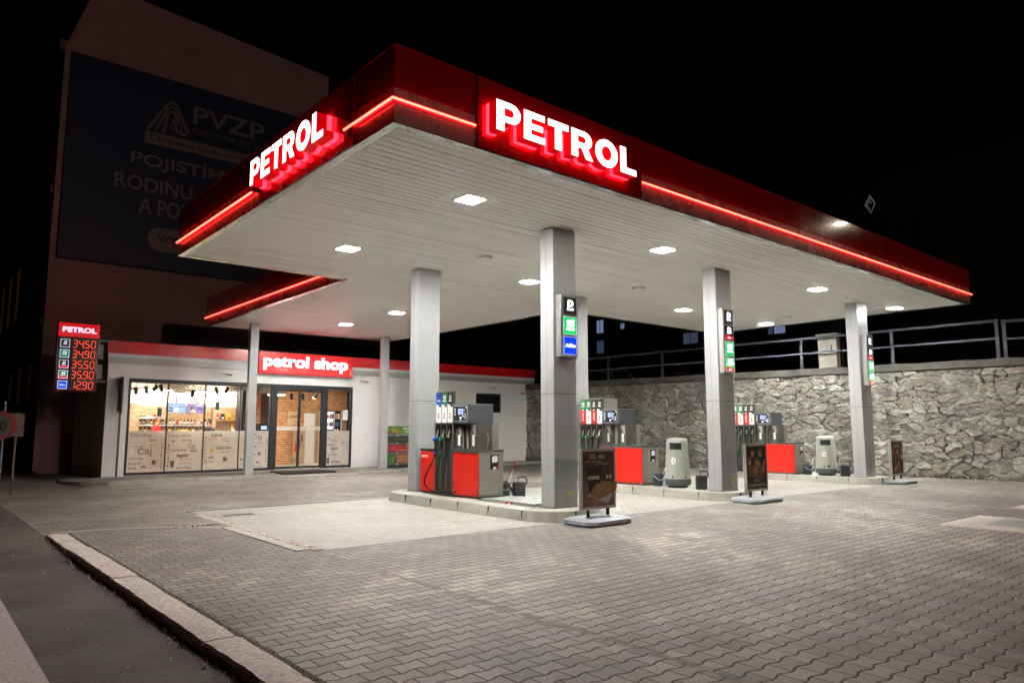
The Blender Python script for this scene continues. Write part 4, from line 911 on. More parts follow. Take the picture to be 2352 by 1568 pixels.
def board_sign(cx, cy, label, poster, tilt=0):
    t = thing('pavement_sign', label, 'pavement sign', (cx, cy, 0), 'framed poster stands in front of the islands')
    w, z0, z1 = .90, .25, 1.30; X0 = cx - w/2
    b = MB(); out = [(cx-.42, cy-.40), (cx+.42, cy-.40), (cx+.60, cy-.24), (cx+.60, cy+.26), (cx+.44, cy+.40), (cx-.44, cy+.40), (cx-.60, cy+.24), (cx-.60, cy-.26)]
    sc = lambda s: [(cx + (p[0]-cx)*s, cy + (p[1]-cy)*s) for p in out]
    b.prism(sc(.97), .012, .03, 'bin_grey', top=out); b.prism(out, .03, .085, 'sign_base', top=sc(.985)); b.prism(sc(.985), .085, .115, 'sign_base', top=sc(.80)); b.prism(sc(.5), .115, .135, 'sign_base', top=sc(.34))
    b.build('foot', t)
    for (px, py) in ((-.38, -.36), (.34, -.38), (-.52, .2), (.5, .2)):
        b = MB(); b.cyl((0, 0, -.012), .02, .024, 'black', n=10, mtx=Matrix.Translation((cx+px, cy+py, .021)) @ Matrix.Rotation(PI/2, 4, 'Y')); b.build('wheel', t)
    for sx in (-.25, .25):
        b = MB(); b.cyl((cx+sx, cy, .11), .030, .16, 'black', n=12); b.cyl((cx+sx, cy, .105), .055, .02, 'bin_grey', n=12); b.build('leg', t)
    b = MB(); f = .048
    for (a0, a1, c0, c1) in ((0, w, z0, z0+f), (0, w, z1-f, z1), (0, f, z0+f, z1-f), (w-f, w, z0+f, z1-f)): b.box((X0+a0, cy-.035, c0), (X0+a1, cy+.035, c1), 'alu', bev=.004)
    b.box((X0-.002, cy-.008, z0+.01), (X0+.001, cy+.008, z1-.01), 'bin_grey'); b.box((X0+f-.002, cy-.02, z0+f-.002), (X0+w-f+.002, cy+.02, z1-f+.002), 'black'); fr = b.build('frame', t)
    b = MB(); poster(b, FR((X0+f, cy-.0215, z0+f)), w-2*f, z1-z0-2*f); b.build('poster', t)
board_sign(5.05, 1.30, 'framed XXL menu stand with coffee cup and croissant poster, nearest', poster_coffee)
board_sign(10.52, 1.50, 'framed stand with cinnamon buns poster in front of the middle island', poster_buns)
board_sign(18.70, 1.70, 'framed hot-dog poster stand farthest right by the stone wall', poster_dog)
# ------------------------------------------------------------------ shop building
SY = 20.3; SX0, SX1 = .86, 20.6
shop = thing('petrol_shop', 'long low white shop with red fascia and wide lit glass front', 'shop', (10.7, 23, 0))
b = MB(); T0 = SY + .30
b.box((SX0, SY, -.3), (1.54, T0, 3.9), 'plaster'); b.box((1.54, SY, 3.40), (10.22, T0, 3.9), 'plaster'); b.box((1.54, SY+.02, -.3), (10.22, T0, .03), 'concrete')
b.box((10.22, SY, -.3), (16.84, T0, 3.9), 'plaster'); b.box((16.84, SY, -.3), (18.42, T0, 2.42), 'plaster'); b.box((16.84, SY, 3.36), (18.42, T0, 3.9), 'plaster'); b.box((18.42, SY, -.3), (SX1, T0, 3.9), 'plaster')
b.box((SX0, T0, -.3), (SX0+.25, 26, 3.9), 'plaster'); b.box((SX1-.25, T0, -.3), (SX1, 26, 3.9), 'plaster'); b.build('wall', shop, origin=(0, 20, 0))
b = MB(); b.box((SX0, SY+.05, 4.3), (SX1, 26, 4.4), 'dark'); b.build('roof', shop)
b = MB(); b.box((SX0-.06, SY-.10, 4.24), (SX1+.05, SY+.04, 4.67), 'shop_red'); b.box((SX0-.06, SY+.041, 4.24), (SX0+.04, 26, 4.67), 'shop_red')
for s in (3.5, 6.9, 10.6, 13.8, 17.2): b.box((s, SY-.102, 4.25), (s+.005, SY-.099, 4.66), 'gap')
b.build('fascia', shop)
b = MB(); b.box((SX0-.04, SY-.075, 4.115), (SX1+.03, SY+.02, 4.238), 'white'); b.box((SX0-.03, SY-.06, 3.90), (SX1+.02, SY-.002, 4.113), 'shop_band'); b.box((SX0-.03, SY-.002, 3.9), (SX0+.05, 26, 4.238), 'shop_band'); b.build('fascia_band', shop)
# windows
b = MB(); FRM = (1.54, 6.72)
def frame(b, x0, x1, z0, z1, w=.09, d0=.02, d1=.14):
    b.box((x0, SY+d0, z0), (x1, SY+d1, z0+w), 'frame'); b.box((x0, SY+d0, z1-w-.05), (x1, SY+d1, z1), 'frame'); b.box((x0, SY+d0, z0+w), (x0+w, SY+d1, z1-w-.05), 'frame'); b.box((x1-w, SY+d0, z0+w), (x1, SY+d1, z1-w-.05), 'frame')
wn1 = MB(); frame(wn1, 1.54, 6.72, .03, 3.40)
for x in (2.86, 4.16, 5.47): wn1.box((x-.018, SY+.03, .12), (x+.018, SY+.12, 3.26), 'frame')
WIN = wn1.build('window', shop)
words = {
 0: [('hot-dog', .16, 1.70, 1.36, 1.3, 'film_txt2'), ('ledové nápoje', .10, 1.68, 1.20, .8, 'film_txt3'), ('bagety', .11, 2.30, 1.20, .9, 'film_txt'), ('Caffé latte', .11, 1.68, 1.04, .9, 'film_txt3'), ('hot-dog', .08, 2.35, 1.03, .9, 'film_txt2'), ('čaj', .34, 1.95, .74, 1.15, 'film_txt'), ('cukrovinky', .11, 1.70, .56, .9, 'film_txt'), ('ledová', .15, 1.68, .38, 1., 'film_txt2'), ('káva', .15, 1.68, .22, 1., 'film_txt2'), ('sladké pečivo', .10, 2.15, .16, .85, 'film_txt3')],
 1: [('Cappuccino', .17, 2.93, 1.34, .95, 'film_txt2'), ('hot-dog', .11, 3.40, 1.18, 1., 'film_txt'), ('čaj', .20, 3.62, .94, 1.1, 'film_txt'), ('cukrovinky', .14, 3.02, .82, .9, 'film_txt'), ('Káva', .13, 3.72, .80, .9, 'film_txt'), ('bagety', .16, 3.25, .62, .95, 'black'), ('energetické nápoje', .07, 3.38, .50, .8, 'film_txt2'), ('ledová káva', .10, 3.32, .36, 1., 'film_txt2'), ('zmrzlina', .15, 3.26, .18, 1., 'film_txt2')],
 2: [('káva', .18, 4.45, 1.34, 1.2, 'film_txt'), ('espresso', .08, 4.85, 1.24, 1., 'red'), ('caramel', .07, 4.88, 1.15, 1., 'film_txt'), ('caffé', .08, 4.38, 1.14, 1., 'yellow'), ('macchiato', .08, 4.34, 1.24, 1., 'red'), ('Capuccino', .13, 4.62, .88, 1., 'film_txt'), ('fresh café', .08, 4.80, .74, 1., 'film_txt'), ('café', .13, 4.35, .54, 1., 'film_txt'), ('Moccaccino', .08, 4.25, .40, 1., 'film_txt'), ('croissant', .12, 4.25, .24, .9, 'film_txt3'), ('coffee', .11, 4.90, .24, .9, 'film_txt3'), ('Caffé Latte Carmel', .07, 4.25, .13, 1., 'film_txt3')],
 3: [('čaj', .26, 6.02, 1.24, 1.1, 'film_txt'), ('nápoje', .11, 6.12, 1.06, .9, 'film_txt2'), ('ledová', .15, 5.75, .90, 1., 'film_txt'), ('káva', .15, 5.78, .74, 1., 'film_txt'), ('bagety', .09, 5.95, .62, .9, 'film_txt'), ('hot dog', .16, 5.55, .42, 1., 'film_txt'), ('cukrovinky', .09, 5.55, .28, 1., 'film_txt2'), ('sladké pečivo', .08, 6.02, .17, .85, 'film_txt2')],
 4: [('Cappuccino', .10, 9.12, 1.38, .9, 'film_txt3'), ('sladké pečivo', .07, 9.45, 1.25, .8, 'film_txt2'), ('hot-dog', .10, 9.25, 1.11, .95, 'film_txt'), ('čaj', .14, 9.75, 1.02, .9, 'film_txt'), ('sladkosti', .13, 9.10, .93, .75, 'film_txt2'), ('bagety', .15, 9.28, .77, .85, 'film_txt'), ('energetické nápoje', .06, 9.10, .64, .8, 'film_txt2'), ('ledová káva', .11, 9.15, .52, .9, 'film_txt'), ('zmrzlina', .14, 9.32, .22, .85, 'film_txt')]}
def cup_icon(b, x, z, s, m='film_txt'):
    F = FR((x, SY+.052, z)); b.add([(-s*.5, s, 0), (s*.5, s, 0), (s*.35, 0, 0), (-s*.35, 0, 0)], [(3, 2, 1, 0)], m, False, F); b.tube([(s*.45, s*.8, 0), (s*.8, s*.7, 0), (s*.7, s*.3, 0), (s*.4, s*.25, 0)], s*.05, m, 4, F); b.box((-s*.7, -s*.12, 0), (s*.7, -s*.04, .001), m, F)
    for q in (-.2, 0, .2): b.tube([(s*q, s*1.1, 0), (s*q+s*.06, s*1.25, 0), (s*q, s*1.4, 0)], s*.025, m, 4, F)
def tall_icon(b, x, z, s, m='film_txt'):
    F = FR((x, SY+.052, z)); b.add([(-s*.3, s, 0), (s*.3, s, 0), (s*.2, 0, 0), (-s*.2, 0, 0)], [(3, 2, 1, 0)], m, False, F); b.tube([(s*.05, s, 0), (s*.2, s*1.3, 0)], s*.03, m, 4, F)
def crois_icon(b, x, z, s, m='film_txt'):
    F = FR((x, SY+.052, z)); b.prism(arc(0, 0, s*.6, 10, 170, 10) + arc(0, -s*.1, s*.32, 165, 15, 8), 0, .001, m, F)
def film(i, x0, x1, par, z0=.13, z1=1.555):
    b = MB(); b.box((x0, SY+.062, z0), (x1, SY+.064, z1), 'film')
    for (s, sz, x, z, sx, m) in words.get(i, []):
        sh = .25 if s in ('cukrovinky', 'bagety', 'sladké pečivo', 'sladkosti', 'Capuccino') else 0
        b.text(s, sz*1.15, FR((x, SY+.055, z)), m, sx=sx*.9, off=.004 if sz > .12 and s not in ('čaj', 'cukrovinky') else .001, shear=sh)
    vert = {0: ('zmrzlina', 2.72, 1.05), 1: ('hot-dog', 2.95, 1.0), 2: ('moccacino', 4.22, 1.28), 3: ('zmrzlina', 6.53, 1.15)}.get(i)
    if vert:
        for k, ch in enumerate(vert[0]): b.text(ch, .12, FR((vert[1], SY+.055, vert[2] - k*.115)), 'film_txt', off=.003)
    if i == 0: tall_icon(b, 1.78, .74, .20, 'film_txt3'); cup_icon(b, 2.50, .38, .14); crois_icon(b, 2.18, .26, .15)
    if i == 1: tall_icon(b, 3.12, .24, .24); crois_icon(b, 3.12, 1.16, .10)
    if i == 2: cup_icon(b, 4.48, .76, .13, 'yellow'); cup_icon(b, 4.98, .42, .15); crois_icon(b, 5.3, .8, .06)
    if i == 3: cup_icon(b, 6.28, .62, .11); crois_icon(b, 6.22, .30, .13)
    if i == 4: tall_icon(b, 9.18, .18, .26); crois_icon(b, 9.18, 1.20, .10)
    b.build('frosted_film', par)
for i, (x0, x1) in enumerate(((1.63, 2.842), (2.878, 4.142), (4.178, 5.452), (5.488, 6.63))):
    b = MB(); b.box((x0, SY+.07, .12), (x1, SY+.078, 3.26), 'glass'); b.build('pane', WIN); film(i, x0, x1, WIN)
b = MB(); frame(b, 9.0, 10.22, .03, 3.40); W2 = b.build('window', shop)
b = MB(); b.box((9.09, SY+.07, .12), (10.13, SY+.078, 3.26), 'glass'); b.build('pane', W2); film(4, 9.09, 10.13, W2)
b = MB(); b.box((9.80, SY+.05, 2.0), (10.03, SY+.054, 2.42), 'whitep')
for k in range(5): b.box((9.83, SY+.047, 2.34-k*.06), (9.99, SY+.05, 2.35-k*.06), 'film_txt2')
b.build('notice', W2)
b = MB(); b.box((6.722, SY+.0, .03), (6.90, SY+.16, 3.40), 'frame'); b.box((8.84, SY+.0, .03), (8.998, SY+.16, 3.40), 'frame'); b.box((6.90, SY+.0, 3.20), (8.84, SY+.16, 3.40), 'frame'); b.box((6.90, SY+.04, .03), (8.84, SY+.14, .05), 'alu')
b.build('door_frame', shop)
for k, (x0, x1) in enumerate(((6.90, 7.862), (7.868, 8.84))):
    b = MB(); z0, z1 = .055, 3.19
    for (a0, a1, c0, c1) in ((x0, x1, z0, z0+.09), (x0, x1, z1-.06, z1), (x0, x0+.05, z0+.09, z1-.06), (x1-.05, x1, z0+.09, z1-.06)): b.box((a0, SY+.05, c0), (a1, SY+.10, c1), 'frame')
    d = b.build('sliding_door', shop)
    b = MB(); b.box((x0+.05, SY+.07, z0+.09), (x1-.05, SY+.076, z1-.06), 'glass'); b.build('pane', d)
    b = MB(); b.box((x0+.05, SY+.062, 1.56), (x1-.05, SY+.064, 1.73), 'film'); b.text('COFFEE', .09, FR(((x0+x1)/2, SY+.058, 1.61)), 'whitep', 'CENTER', off=.005); b.build('manifestation_strip', d)
b = MB(); b.box((7.70, SY-.06, 3.24), (8.04, SY, 3.31), 'black', bev=.01); b.build('door_sensor', shop)
b = MB(); frame(b, 16.84, 18.42, 2.42, 3.36, .06); W3 = b.build('window', shop)
b = MB(); b.box((16.90, SY+.07, 2.48), (18.36, SY+.08, 3.26), 'glassdark'); b.box((17.75, SY+.09, 2.5), (18.1, SY+.10, 3.1), 'white'); b.build('pane', W3)
# petrol shop sign
ps = thing('shop_sign', 'red sign board with white lit petrol shop lettering above the door', 'sign', (8, 20.15, 3.78))
b = MB(); b.box((6.02, SY-.22, 3.78), (10.06, SY-.105, 4.66), 'shop_red'); b.build('board', ps)
vs, fs = glyphs('petrol shop', 1., .03, 0, 'LEFT')
ax = min(v.x for v in vs); bx = max(v.x for v in vs); ay = min(v.y for v in vs); by = max(v.y for v in vs)
def letter_word(b, z, m, ext, second):
    v2, f2 = glyphs('petrol shop', 1., .03, ext, 'LEFT'); cut = ax + .55*(bx-ax)
    f3 = [f for f in f2 if (v2[f[0]].x > cut) == second]
    used = sorted({i for f in f3 for i in f}); mp = {k: i for i, k in enumerate(used)}
    b.add([Vector((6.16 + (v2[i].x-ax)/(bx-ax)*3.62, 3.93 + (v2[i].y-ay)/(by-ay)*.60, v2[i].z)) for i in used], [tuple(mp[i] for i in f) for f in f3], m, False, Matrix(((1, 0, 0, 0), (0, 0, -1, SY-.22-z), (0, 1, 0, 0), (0, 0, 0, 1))))
for sec in (False, True):
    b = MB(); letter_word(b, .095, 'letter_face', .0, sec); L0 = b.build('lettering', ps)
    b = MB(); letter_word(b, .065, 'letter_side', .028, sec); b.build('letter_returns', L0)
    b = MB(); letter_word(b, .018, 'letter_halo', .01, sec); b.build('halo_plates', L0)
# cameras, siren, hose bracket
def cctv(x, z, lab):
    t = thing('security_camera', 'white wall camera ' + lab, 'security camera', (x, SY, z), 'white security cameras on the shop wall')
    b = MB(); b.cyl((0, 0, 0), .055, .04, 'whitep', n=16, mtx=FR((x-.12, SY, z+.02))); b.tube([(x-.12, SY-.03, z+.02), (x-.06, SY-.10, z+.0)], .022, 'whitep', 8); b.build('mount', t)
    b = MB(); b.tube([(x-.08, SY-.06, z+.02), (x+.06, SY-.24, z-.03)], .038, 'whitep', 12); hd = b.build('camera_body', t)
    b = MB(); b.tube([(x+.058, SY-.238, z-.029), (x+.075, SY-.26, z-.034)], .033, 'black', 12); b.build('lens', hd)
cctv(4.92, 3.69, 'above the left shop window'); cctv(10.72, 3.66, 'right of the shop sign above the end of the glazing'); cctv(17.8, 3.66, 'above the small dark window')
b = MB(); b.box((19.74, SY-.09, 3.45), (19.98, SY, 3.75), 'plaster', bev=.03); b.box((19.75, SY-.095, 3.40), (19.97, SY, 3.46), 'red'); b.box((19.88, SY-.10, 3.42), (19.92, SY-.094, 3.45), 'ic_red'); b.build('alarm_siren', label='small white alarm siren box with red base at the right end of the shop wall', cat='alarm')
b = MB(); b.box((20.36, SY-.10, .86), (20.62, SY-.01, 1.36), 'black'); b.tube([(20.25, SY-.06, 1.28), (20.45, SY-.06, 1.28)], .02, 'black'); b.tube([(20.25, SY-.06, .95), (20.45, SY-.06, .95)], .02, 'black'); b.box((20.40, SY-.104, .9), (20.58, SY-.098, 1.3), 'steel_dark'); b.build('gate_hinge', label='black metal gate hinge bracket at the right corner of the shop', cat='bracket')
b = MB()
for k in range(7): b.tube([(20.85 + .32*math.cos(a*.35 + k) * (1 - k*.05), SY+.35, 1.6 + .28*math.sin(a*.35 + k) + .03*k) for a in range(18)], .008, 'galv', 5)
b.build('cable_coil', label='loose coil of grey cable hanging in the dark gap beside the shop', cat='cable')
# door mat
b = MB(); b.add([(6.55, 18.6, -.05), (8.85, 18.6, -.05), (8.6, 20.0, -.012), (6.7, 20.0, -.012)], [(0, 1, 2, 3)], 'mat')
b.box((6.6, 18.65, -.07), (8.7, 20.05, -.0), 'mat'); 
for i in range(20): b.box((6.65 + i*.102, 18.67, -.001), (6.70 + i*.102, 20.03, .004), 'black')
b.build('door_mat', label='dark ribbed mat lying in front of the sliding doors', cat='door mat')
# pole with flat sign seen edge-on
t = thing('sign_post', 'grey post beside the left window carrying a sign seen edge-on', 'sign post', (1.28, 20.1, 0))
b = MB(); b.tube([(1.28, 20.1, -.05), (1.28, 20.1, 3.3)], .035, 'rail', 10); b.build('pole', t)
b = MB(); b.box((1.25, 19.78, 2.2), (1.265, 20.4, 3.42), 'rail'); b.box((1.20, 20.0, 2.3), (1.30, 20.2, 2.34), 'black'); b.box((1.2, 20.0, 3.2), (1.3, 20.2, 3.24), 'black'); b.box((1.29, 20.06, 2.15), (1.33, 20.2, 3.35), 'black'); b.build('sign_plate', t)
# ------------------------------------------------------------------ shop interior (seen through the glass)
YB = 25.5
b = MB(); b.box((1.1, SY+.3, -.05), (13.5, 26, .028), 'floor_in'); b.build('shop_floor', shop)
b = MB(); b.box((1.1, SY+.3, 3.50), (13.5, 26, 3.56), 'ceil_in'); b.box((1.1, SY+.3, 3.30), (13.5, SY+.7, 3.50), 'dark'); b.box((1.1, SY+2.9, 3.22), (8, 26, 3.50), 'ceil_in'); b.build('ceiling', shop)
b = MB(); b.box((1.1, YB, 2.60), (7.7, YB+.1, 3.22), 'inwall'); b.build('glowing_wall_band', shop)  # upper band of the back wall, its lit look made by emission
b = MB(); b.box((1.1, YB-.03, 0), (7.7, YB+.1, 2.60), 'wood'); b.box((1.12, YB-.5, 0), (3.0, YB-.031, 2.68), 'wood'); b.box((6.0, YB-.45, 0), (6.12, YB-.031, 2.55), 'wood'); b.build('back_wall', shop)
b = MB(); b.box((7.7, YB-.9, 0), (7.9, YB+.4, 3.5), 'wood'); b.box((1.1, SY+.3, 0), (1.14, YB, 3.5), 'wood'); b.build('side_wall', shop)
# brick wall oblique
b = MB(); A0 = Vector((7.9, 23.3)); A1 = Vector((12.6, 25.4)); L = (A1-A0).length; d = (A1-A0)/L; nrm = Vector((d.y, -d.x))
def bp(s, z, o=0): q = A0 + d*s + nrm*o; return (q.x, q.y, z)
segs = [((0, 2.05), (0, 3.5)), ((2.05, 2.85), (2.35, 3.5)), ((2.85, 3.1), (0, 3.5)), ((3.1, 4.7), (2.5, 3.5)), ((4.7, L), (0, 3.5))]
uvs = []
for (s0, s1), (z0, z1) in segs:
    b.add([bp(s0, z0), bp(s1, z0), bp(s1, z1), bp(s0, z1)], [(0, 1, 2, 3)], 'brick'); uvs += [(s0, z0), (s1, z0), (s1, z1), (s0, z1)]
bw = b.build('brick_wall', shop); uvl = bw.data.uv_layers.new(name='UVMap')
for lp in bw.data.loops: uvl.data[lp.index].uv = uvs[lp.vertex_index]
b = MB(); b.add([bp(2.05, 0, .01), bp(2.85, 0, .01), bp(2.85, 2.35, .01), bp(2.05, 2.35, .01)], [(0, 1, 2, 3)], 'white'); b.add([bp(2.78, 0, .015), bp(2.85, 0, .015), bp(2.85, 2.35, .015), bp(2.78, 2.35, .015)], [(0, 1, 2, 3)], 'alu'); b.build('inner_door', shop)
# fridge
t = thing('drinks_fridge', 'lit glass-fronted drinks fridge at the right inside the shop', 'fridge', bp(3.9, 0)[:2] + (0,))
b = MB(); b.add([bp(3.1, .1, -.5), bp(4.7, .1, -.5), bp(4.7, 2.45, -.5), bp(3.1, 2.45, -.5)], [(0, 1, 2, 3)], 'fridge_in'); b.build('lit_back', t)
for k in range(4):
    b = MB(); s = 3.1 + k*.5333; b.tube([bp(s, 0.03, .02), bp(s, 2.48, .02)], .03, 'alu', 6); b.build('door_rail', t)
rr = random.Random(11)
b = MB()
for sh in range(6):
    z = .25 + sh*.37; b.add([bp(3.12, z, 0), bp(4.68, z, 0), bp(4.68, z, -.45), bp(3.12, z, -.45)], [(0, 1, 2, 3)], 'alu')
b.build('shelves', t)
b = MB()
for sh in range(6):
    z = .25 + sh*.37
    for k in range(19): x, y, _ = bp(3.17 + k*.08, 0, -.06); b.cyl((x, y, z+.005), .028, rr.uniform(.2, .27), rr.choice(['red', 'green', 'blue', 'yellow', 'whitep', 'tan', 'black']), n=7)
b.build('drinks', t, kind='stuff')
# lit ceiling + lamps
def pend(x, y, z, r, lab):
    t = thing('pendant_lamp', 'round flat white pendant lamp ' + lab, 'pendant lamp', (x, y, z), 'round flat pendant lamps in the shop')
    b = MB(); b.lathe([(.001, .09), (r*.55, .09), (r*.6, .05), (r, .0)], 'white', (x, y, z)); b.build('shade', t)
    b = MB(); b.lathe([(.001, -.012), (r*.93, -.01), (r*.97, .002)], 'inlamp', (x, y, z)); b.build('diffuser', t)
    b = MB()
    for k in range(3): a = k*2.1; b.tube([(x+.5*r*math.cos(a), y+.5*r*math.sin(a), z+.09), (x+.15*math.cos(a), y+.15*math.sin(a), 3.5)], .004, 'black', 4)
    b.build('cords', t)
pend(3.75, 22.2, 2.98, .36, 'behind the second window pane'); pend(4.75, 22.3, 3.08, .40, 'behind the third window mullion'); pend(7.55, 22.0, 3.05, .36, 'just inside the sliding door')
def cylp(x, y, z, lab):
    t = thing('pendant_lamp', 'black cylinder pendant lamp ' + lab, 'pendant lamp', (x, y, z), 'black cylinder pendants over the counter')
    b = MB(); b.cyl((x, y, z), .085, .34, 'black', n=16); b.build('shade', t); b = MB(); b.tube([(x, y, z+.34), (x, y, 3.5)], .005, 'black', 4); b.build('cord', t)
cylp(3.42, 23.6, 2.12, 'left, behind the first pane'); cylp(5.66, 23.6, 2.42, 'middle, behind the third pane'); cylp(6.75, 23.6, 2.42, 'right, next to the column')
for i, (x, y, z, a, lb) in enumerate(((1.75, 21.2, 3.0, .1, 'first from the left behind the window'), (2.0, 21.3, 3.02, .15, 'second from the left behind the window'), (2.35, 21.3, 3.06, .3, 'third from the left behind the window'), (2.62, 21.2, 3.12, -.5, 'fourth from the left, tilted outward'), (2.83, 21.2, 3.14, .2, 'fifth from the left by the first mullion'),
                         (4.03, 21.5, 2.98, -.1, 'between the two round pendants'), (4.93, 21.5, 3.12, .5, 'left one in the third pane'), (5.32, 21.5, 3.16, -.4, 'right one in the third pane'),
                         (8.05, 21.6, 2.98, .25, 'left one behind the sliding doors'), (8.55, 21.6, 3.0, .2, 'middle one behind the sliding doors'), (9.22, 21.8, 3.05, -.6, 'right one behind the sliding doors'))):
    mt = Matrix.Translation((x, y, z)) @ Matrix.Rotation(-a, 4, 'Y') @ Matrix.Rotation(.25, 4, 'X')
    t = thing('track_spotlight', 'black track spotlight ' + lb, 'spotlight', (x, y, z), 'black track spotlights inside the shop')
    b = MB(); b.cyl((0, 0, -.13), .065, .26, 'black', n=14, mtx=mt); b.cyl((0, 0, -.134), .05, .004, 'instrip', n=12, mtx=mt); b.build('spot_head', t); b = MB(); b.tube([(x, y, z+.1), (x, y, 3.31)], .010, 'black', 5); b.build('stem', t)
b = MB(); b.box((1.4, 21.22, 3.30), (6.6, 21.27, 3.34), 'black'); b.box((7.2, 21.6, 3.28), (10.2, 21.64, 3.31), 'whitep'); b.build('lighting_track', label='long track on the shop ceiling holding the spotlights', cat='lighting track')
for k, (x, y) in enumerate(((2.6, 22.6), (5.2, 22.9), (9.3, 21.9), (11.6, 23.0), (3.5, 24.6), (6.2, 24.6))):
    b = MB(); b.box((x-.6, y-.06, 3.20 if y > 23 else 3.48), (x+.6, y+.06, 3.215 if y > 23 else 3.495), 'instrip')
    b.build('ceiling_strip', label=('slim lit strip on the shop ceiling, ' + ['front left', 'front centre', 'over the entrance', 'right, over the fridges', 'back left over the shelves', 'back right over the shelves'][k]), cat='ceiling light', group='slim ceiling strips in the shop')
b = MB(); rl = random.Random(4)
for i in range(900):
    x = rl.choice([rl.uniform(2.6, 4.5), rl.uniform(4.0, 5.0), rl.uniform(5.3, 6.5)]); y = 21.0 + rl.gauss(0, .12); z = 3.28 - abs(rl.gauss(0, .09)); a = rl.uniform(0, 6.28); l = .035
    b.add([(x, y, z), (x + l*math.cos(a), y + l*.3, z - l*.5), (x + l*.5*math.cos(a+1), y + l*math.sin(a), z - l*.9)], [(0, 1, 2)], 'leafy')
b.build('hanging_plants', label='trailing green plants along the ceiling track behind the glass', cat='plant', kind='stuff')
# screens
def tv(x0, x1, z0, z1, y, m, lab, fn):
    t = thing('menu_screen', lab, 'screen', ((x0+x1)/2, y, z0), 'menu screens above the counter'); w, h = x1-x0, z1-z0
    b = MB(); b.box((x0, y, z0), (x1, y+.04, z1), 'black'); b.tube([((x0+x1)/2, y+.03, z1), ((x0+x1)/2, y+.03, 3.5)], .02, 'black', 6); b.build('casing', t)
    b = MB(); F = FR((x0+.01, y-.002, z0+.01)); b.box((0, 0, 0), (w-.02, h-.02, .002), m, F); fn(b, F, w-.02, h-.02); b.build('screen', t)
def scr1(b, F, w, h):
    T = lambda x, y: F @ Matrix.Translation((x, y, .004)); b.text('COFFEE', .05, T(w*.08, h*.82), 'tv_dark'); b.box((w*.45, h*.60, .003), (w*.97, h*.63, .004), 'tv_dark', F)
    for x in (.76, .86, .95): b.box((w*x, h*.66, .003), (w*x+.02, h*.75, .004), 'tv_dark', F)
    b.box((w*.12, h*.40, .003), (w*.30, h*.60, .004), 'tv_dark', F); b.box((w*.42, h*.15, .003), (w*.62, h*.5, .0035), 'ic_edge', F); b.prism(arc(w*.26, h*.22, .05, 0, 330, 10), .003, .004, 'tv_dark', F); b.prism(arc(w*.14, h*.22, .04, 0, 330, 10), .003, .004, 'tv_dark', F)
def scr2(b, F, w, h):
    T = lambda x, y: F @ Matrix.Translation((x, y, .004)); b.text('XXL MENU', .06, T(w*.45, h*.78), 'ic_edge', off=.002); b.add([(w*.15, h*.7, .003), (w*.33, h*.7, .003), (w*.29, h*.3, .003), (w*.19, h*.3, .003)], [(3, 2, 1, 0)], 'tv_dark', False, F)
    b.prism(arc(w*.33, h*.1, .12, 0, 180, 8), .003, .004, 'tan', F); b.prism(rrect(w*.56, h*.42, w*.92, h*.52, .015), .003, .004, 'tv_dark', F); b.box((0, h*.6, .003), (w, h*.61, .0035), 'tv_dark', F)
def scr3(b, F, w, h):
    b.prism(arc(w*.55, h*.45, .13, 0, 345, 18), .003, .004, 'ic_edge', F); b.prism(arc(w*.55, h*.45, .085, 0, 345, 18), .004, .005, 'tv_dark', F); b.tube([(w*.3 + w*.5*i/8, h*(.78 + .10*math.sin(PI*i/8)), .005) for i in range(9)], .012, 'ic_white', 5, F)
tv(3.74, 4.50, 2.27, 2.68, 23.9, 'tv_blue', 'blue hanging menu screen, left of the pair above the counter', scr1)
tv(4.54, 5.30, 2.26, 2.67, 23.9, 'tv_violet', 'violet hanging menu screen reading XXL menu, right of the pair', scr2)
tv(6.75, 7.62, 2.20, 2.80, 24.3, 'tv_red', 'red hanging screen with a round cup picture left of the doors', scr3)
# shelving with bottles
t = thing('wall_shelves', 'white-edged shelves on the wooden back wall behind the counter', 'shelves', (4.3, YB-.25, 0))
for (x0, x1, z, nm) in ((3.05, 5.95, 1.80, 1), (3.05, 5.95, 1.50, 2), (3.05, 4.0, 2.10, 3), (6.12, 7.6, 2.02, 4), (6.12, 7.6, 1.58, 5), (3.05, 5.95, 1.15, 6)):
    b = MB(); b.box((x0, YB-.36, z-.03), (x1, YB-.035, z-.008), 'wood' if nm in (4, 5) else 'whitep'); b.box((x0, YB-.375, z-.045), (x1, YB-.36, z+.005), 'whitep' if nm not in (4, 5) else 'wood'); b.build('shelf', t)
def bottle_geo(x, y, z, h, r, m, lab, cap_):
    b = MB(); b.lathe([(.001, 0), (r, 0), (r, h*.60), (r*.85, h*.68), (r*.34, h*.78), (r*.32, h*.93)], m, (x, y, z), 10); b.lathe([(r*.36, h*.90), (r*.38, h), (.001, h)], cap_, (x, y, z), 8); b.lathe([(r*1.03, h*.18), (r*1.03, h*.48)], lab, (x, y, z), 10); return b
M['amber'] = pm('amber', (.22, .07, .015), .12); M['bottle_green'] = pm('bottle_green', (.02, .07, .025), .12); M['clearish'] = pm('clearish', (.45, .48, .48), .1)
ordn = ['first', 'second', 'third', 'fourth', 'fifth', 'sixth', 'seventh', 'eighth', 'ninth', 'tenth', 'eleventh', 'twelfth', 'thirteenth', 'fourteenth', 'fifteenth', 'sixteenth', 'seventeenth', 'eighteenth', 'nineteenth', 'twentieth']
rb = random.Random(21)
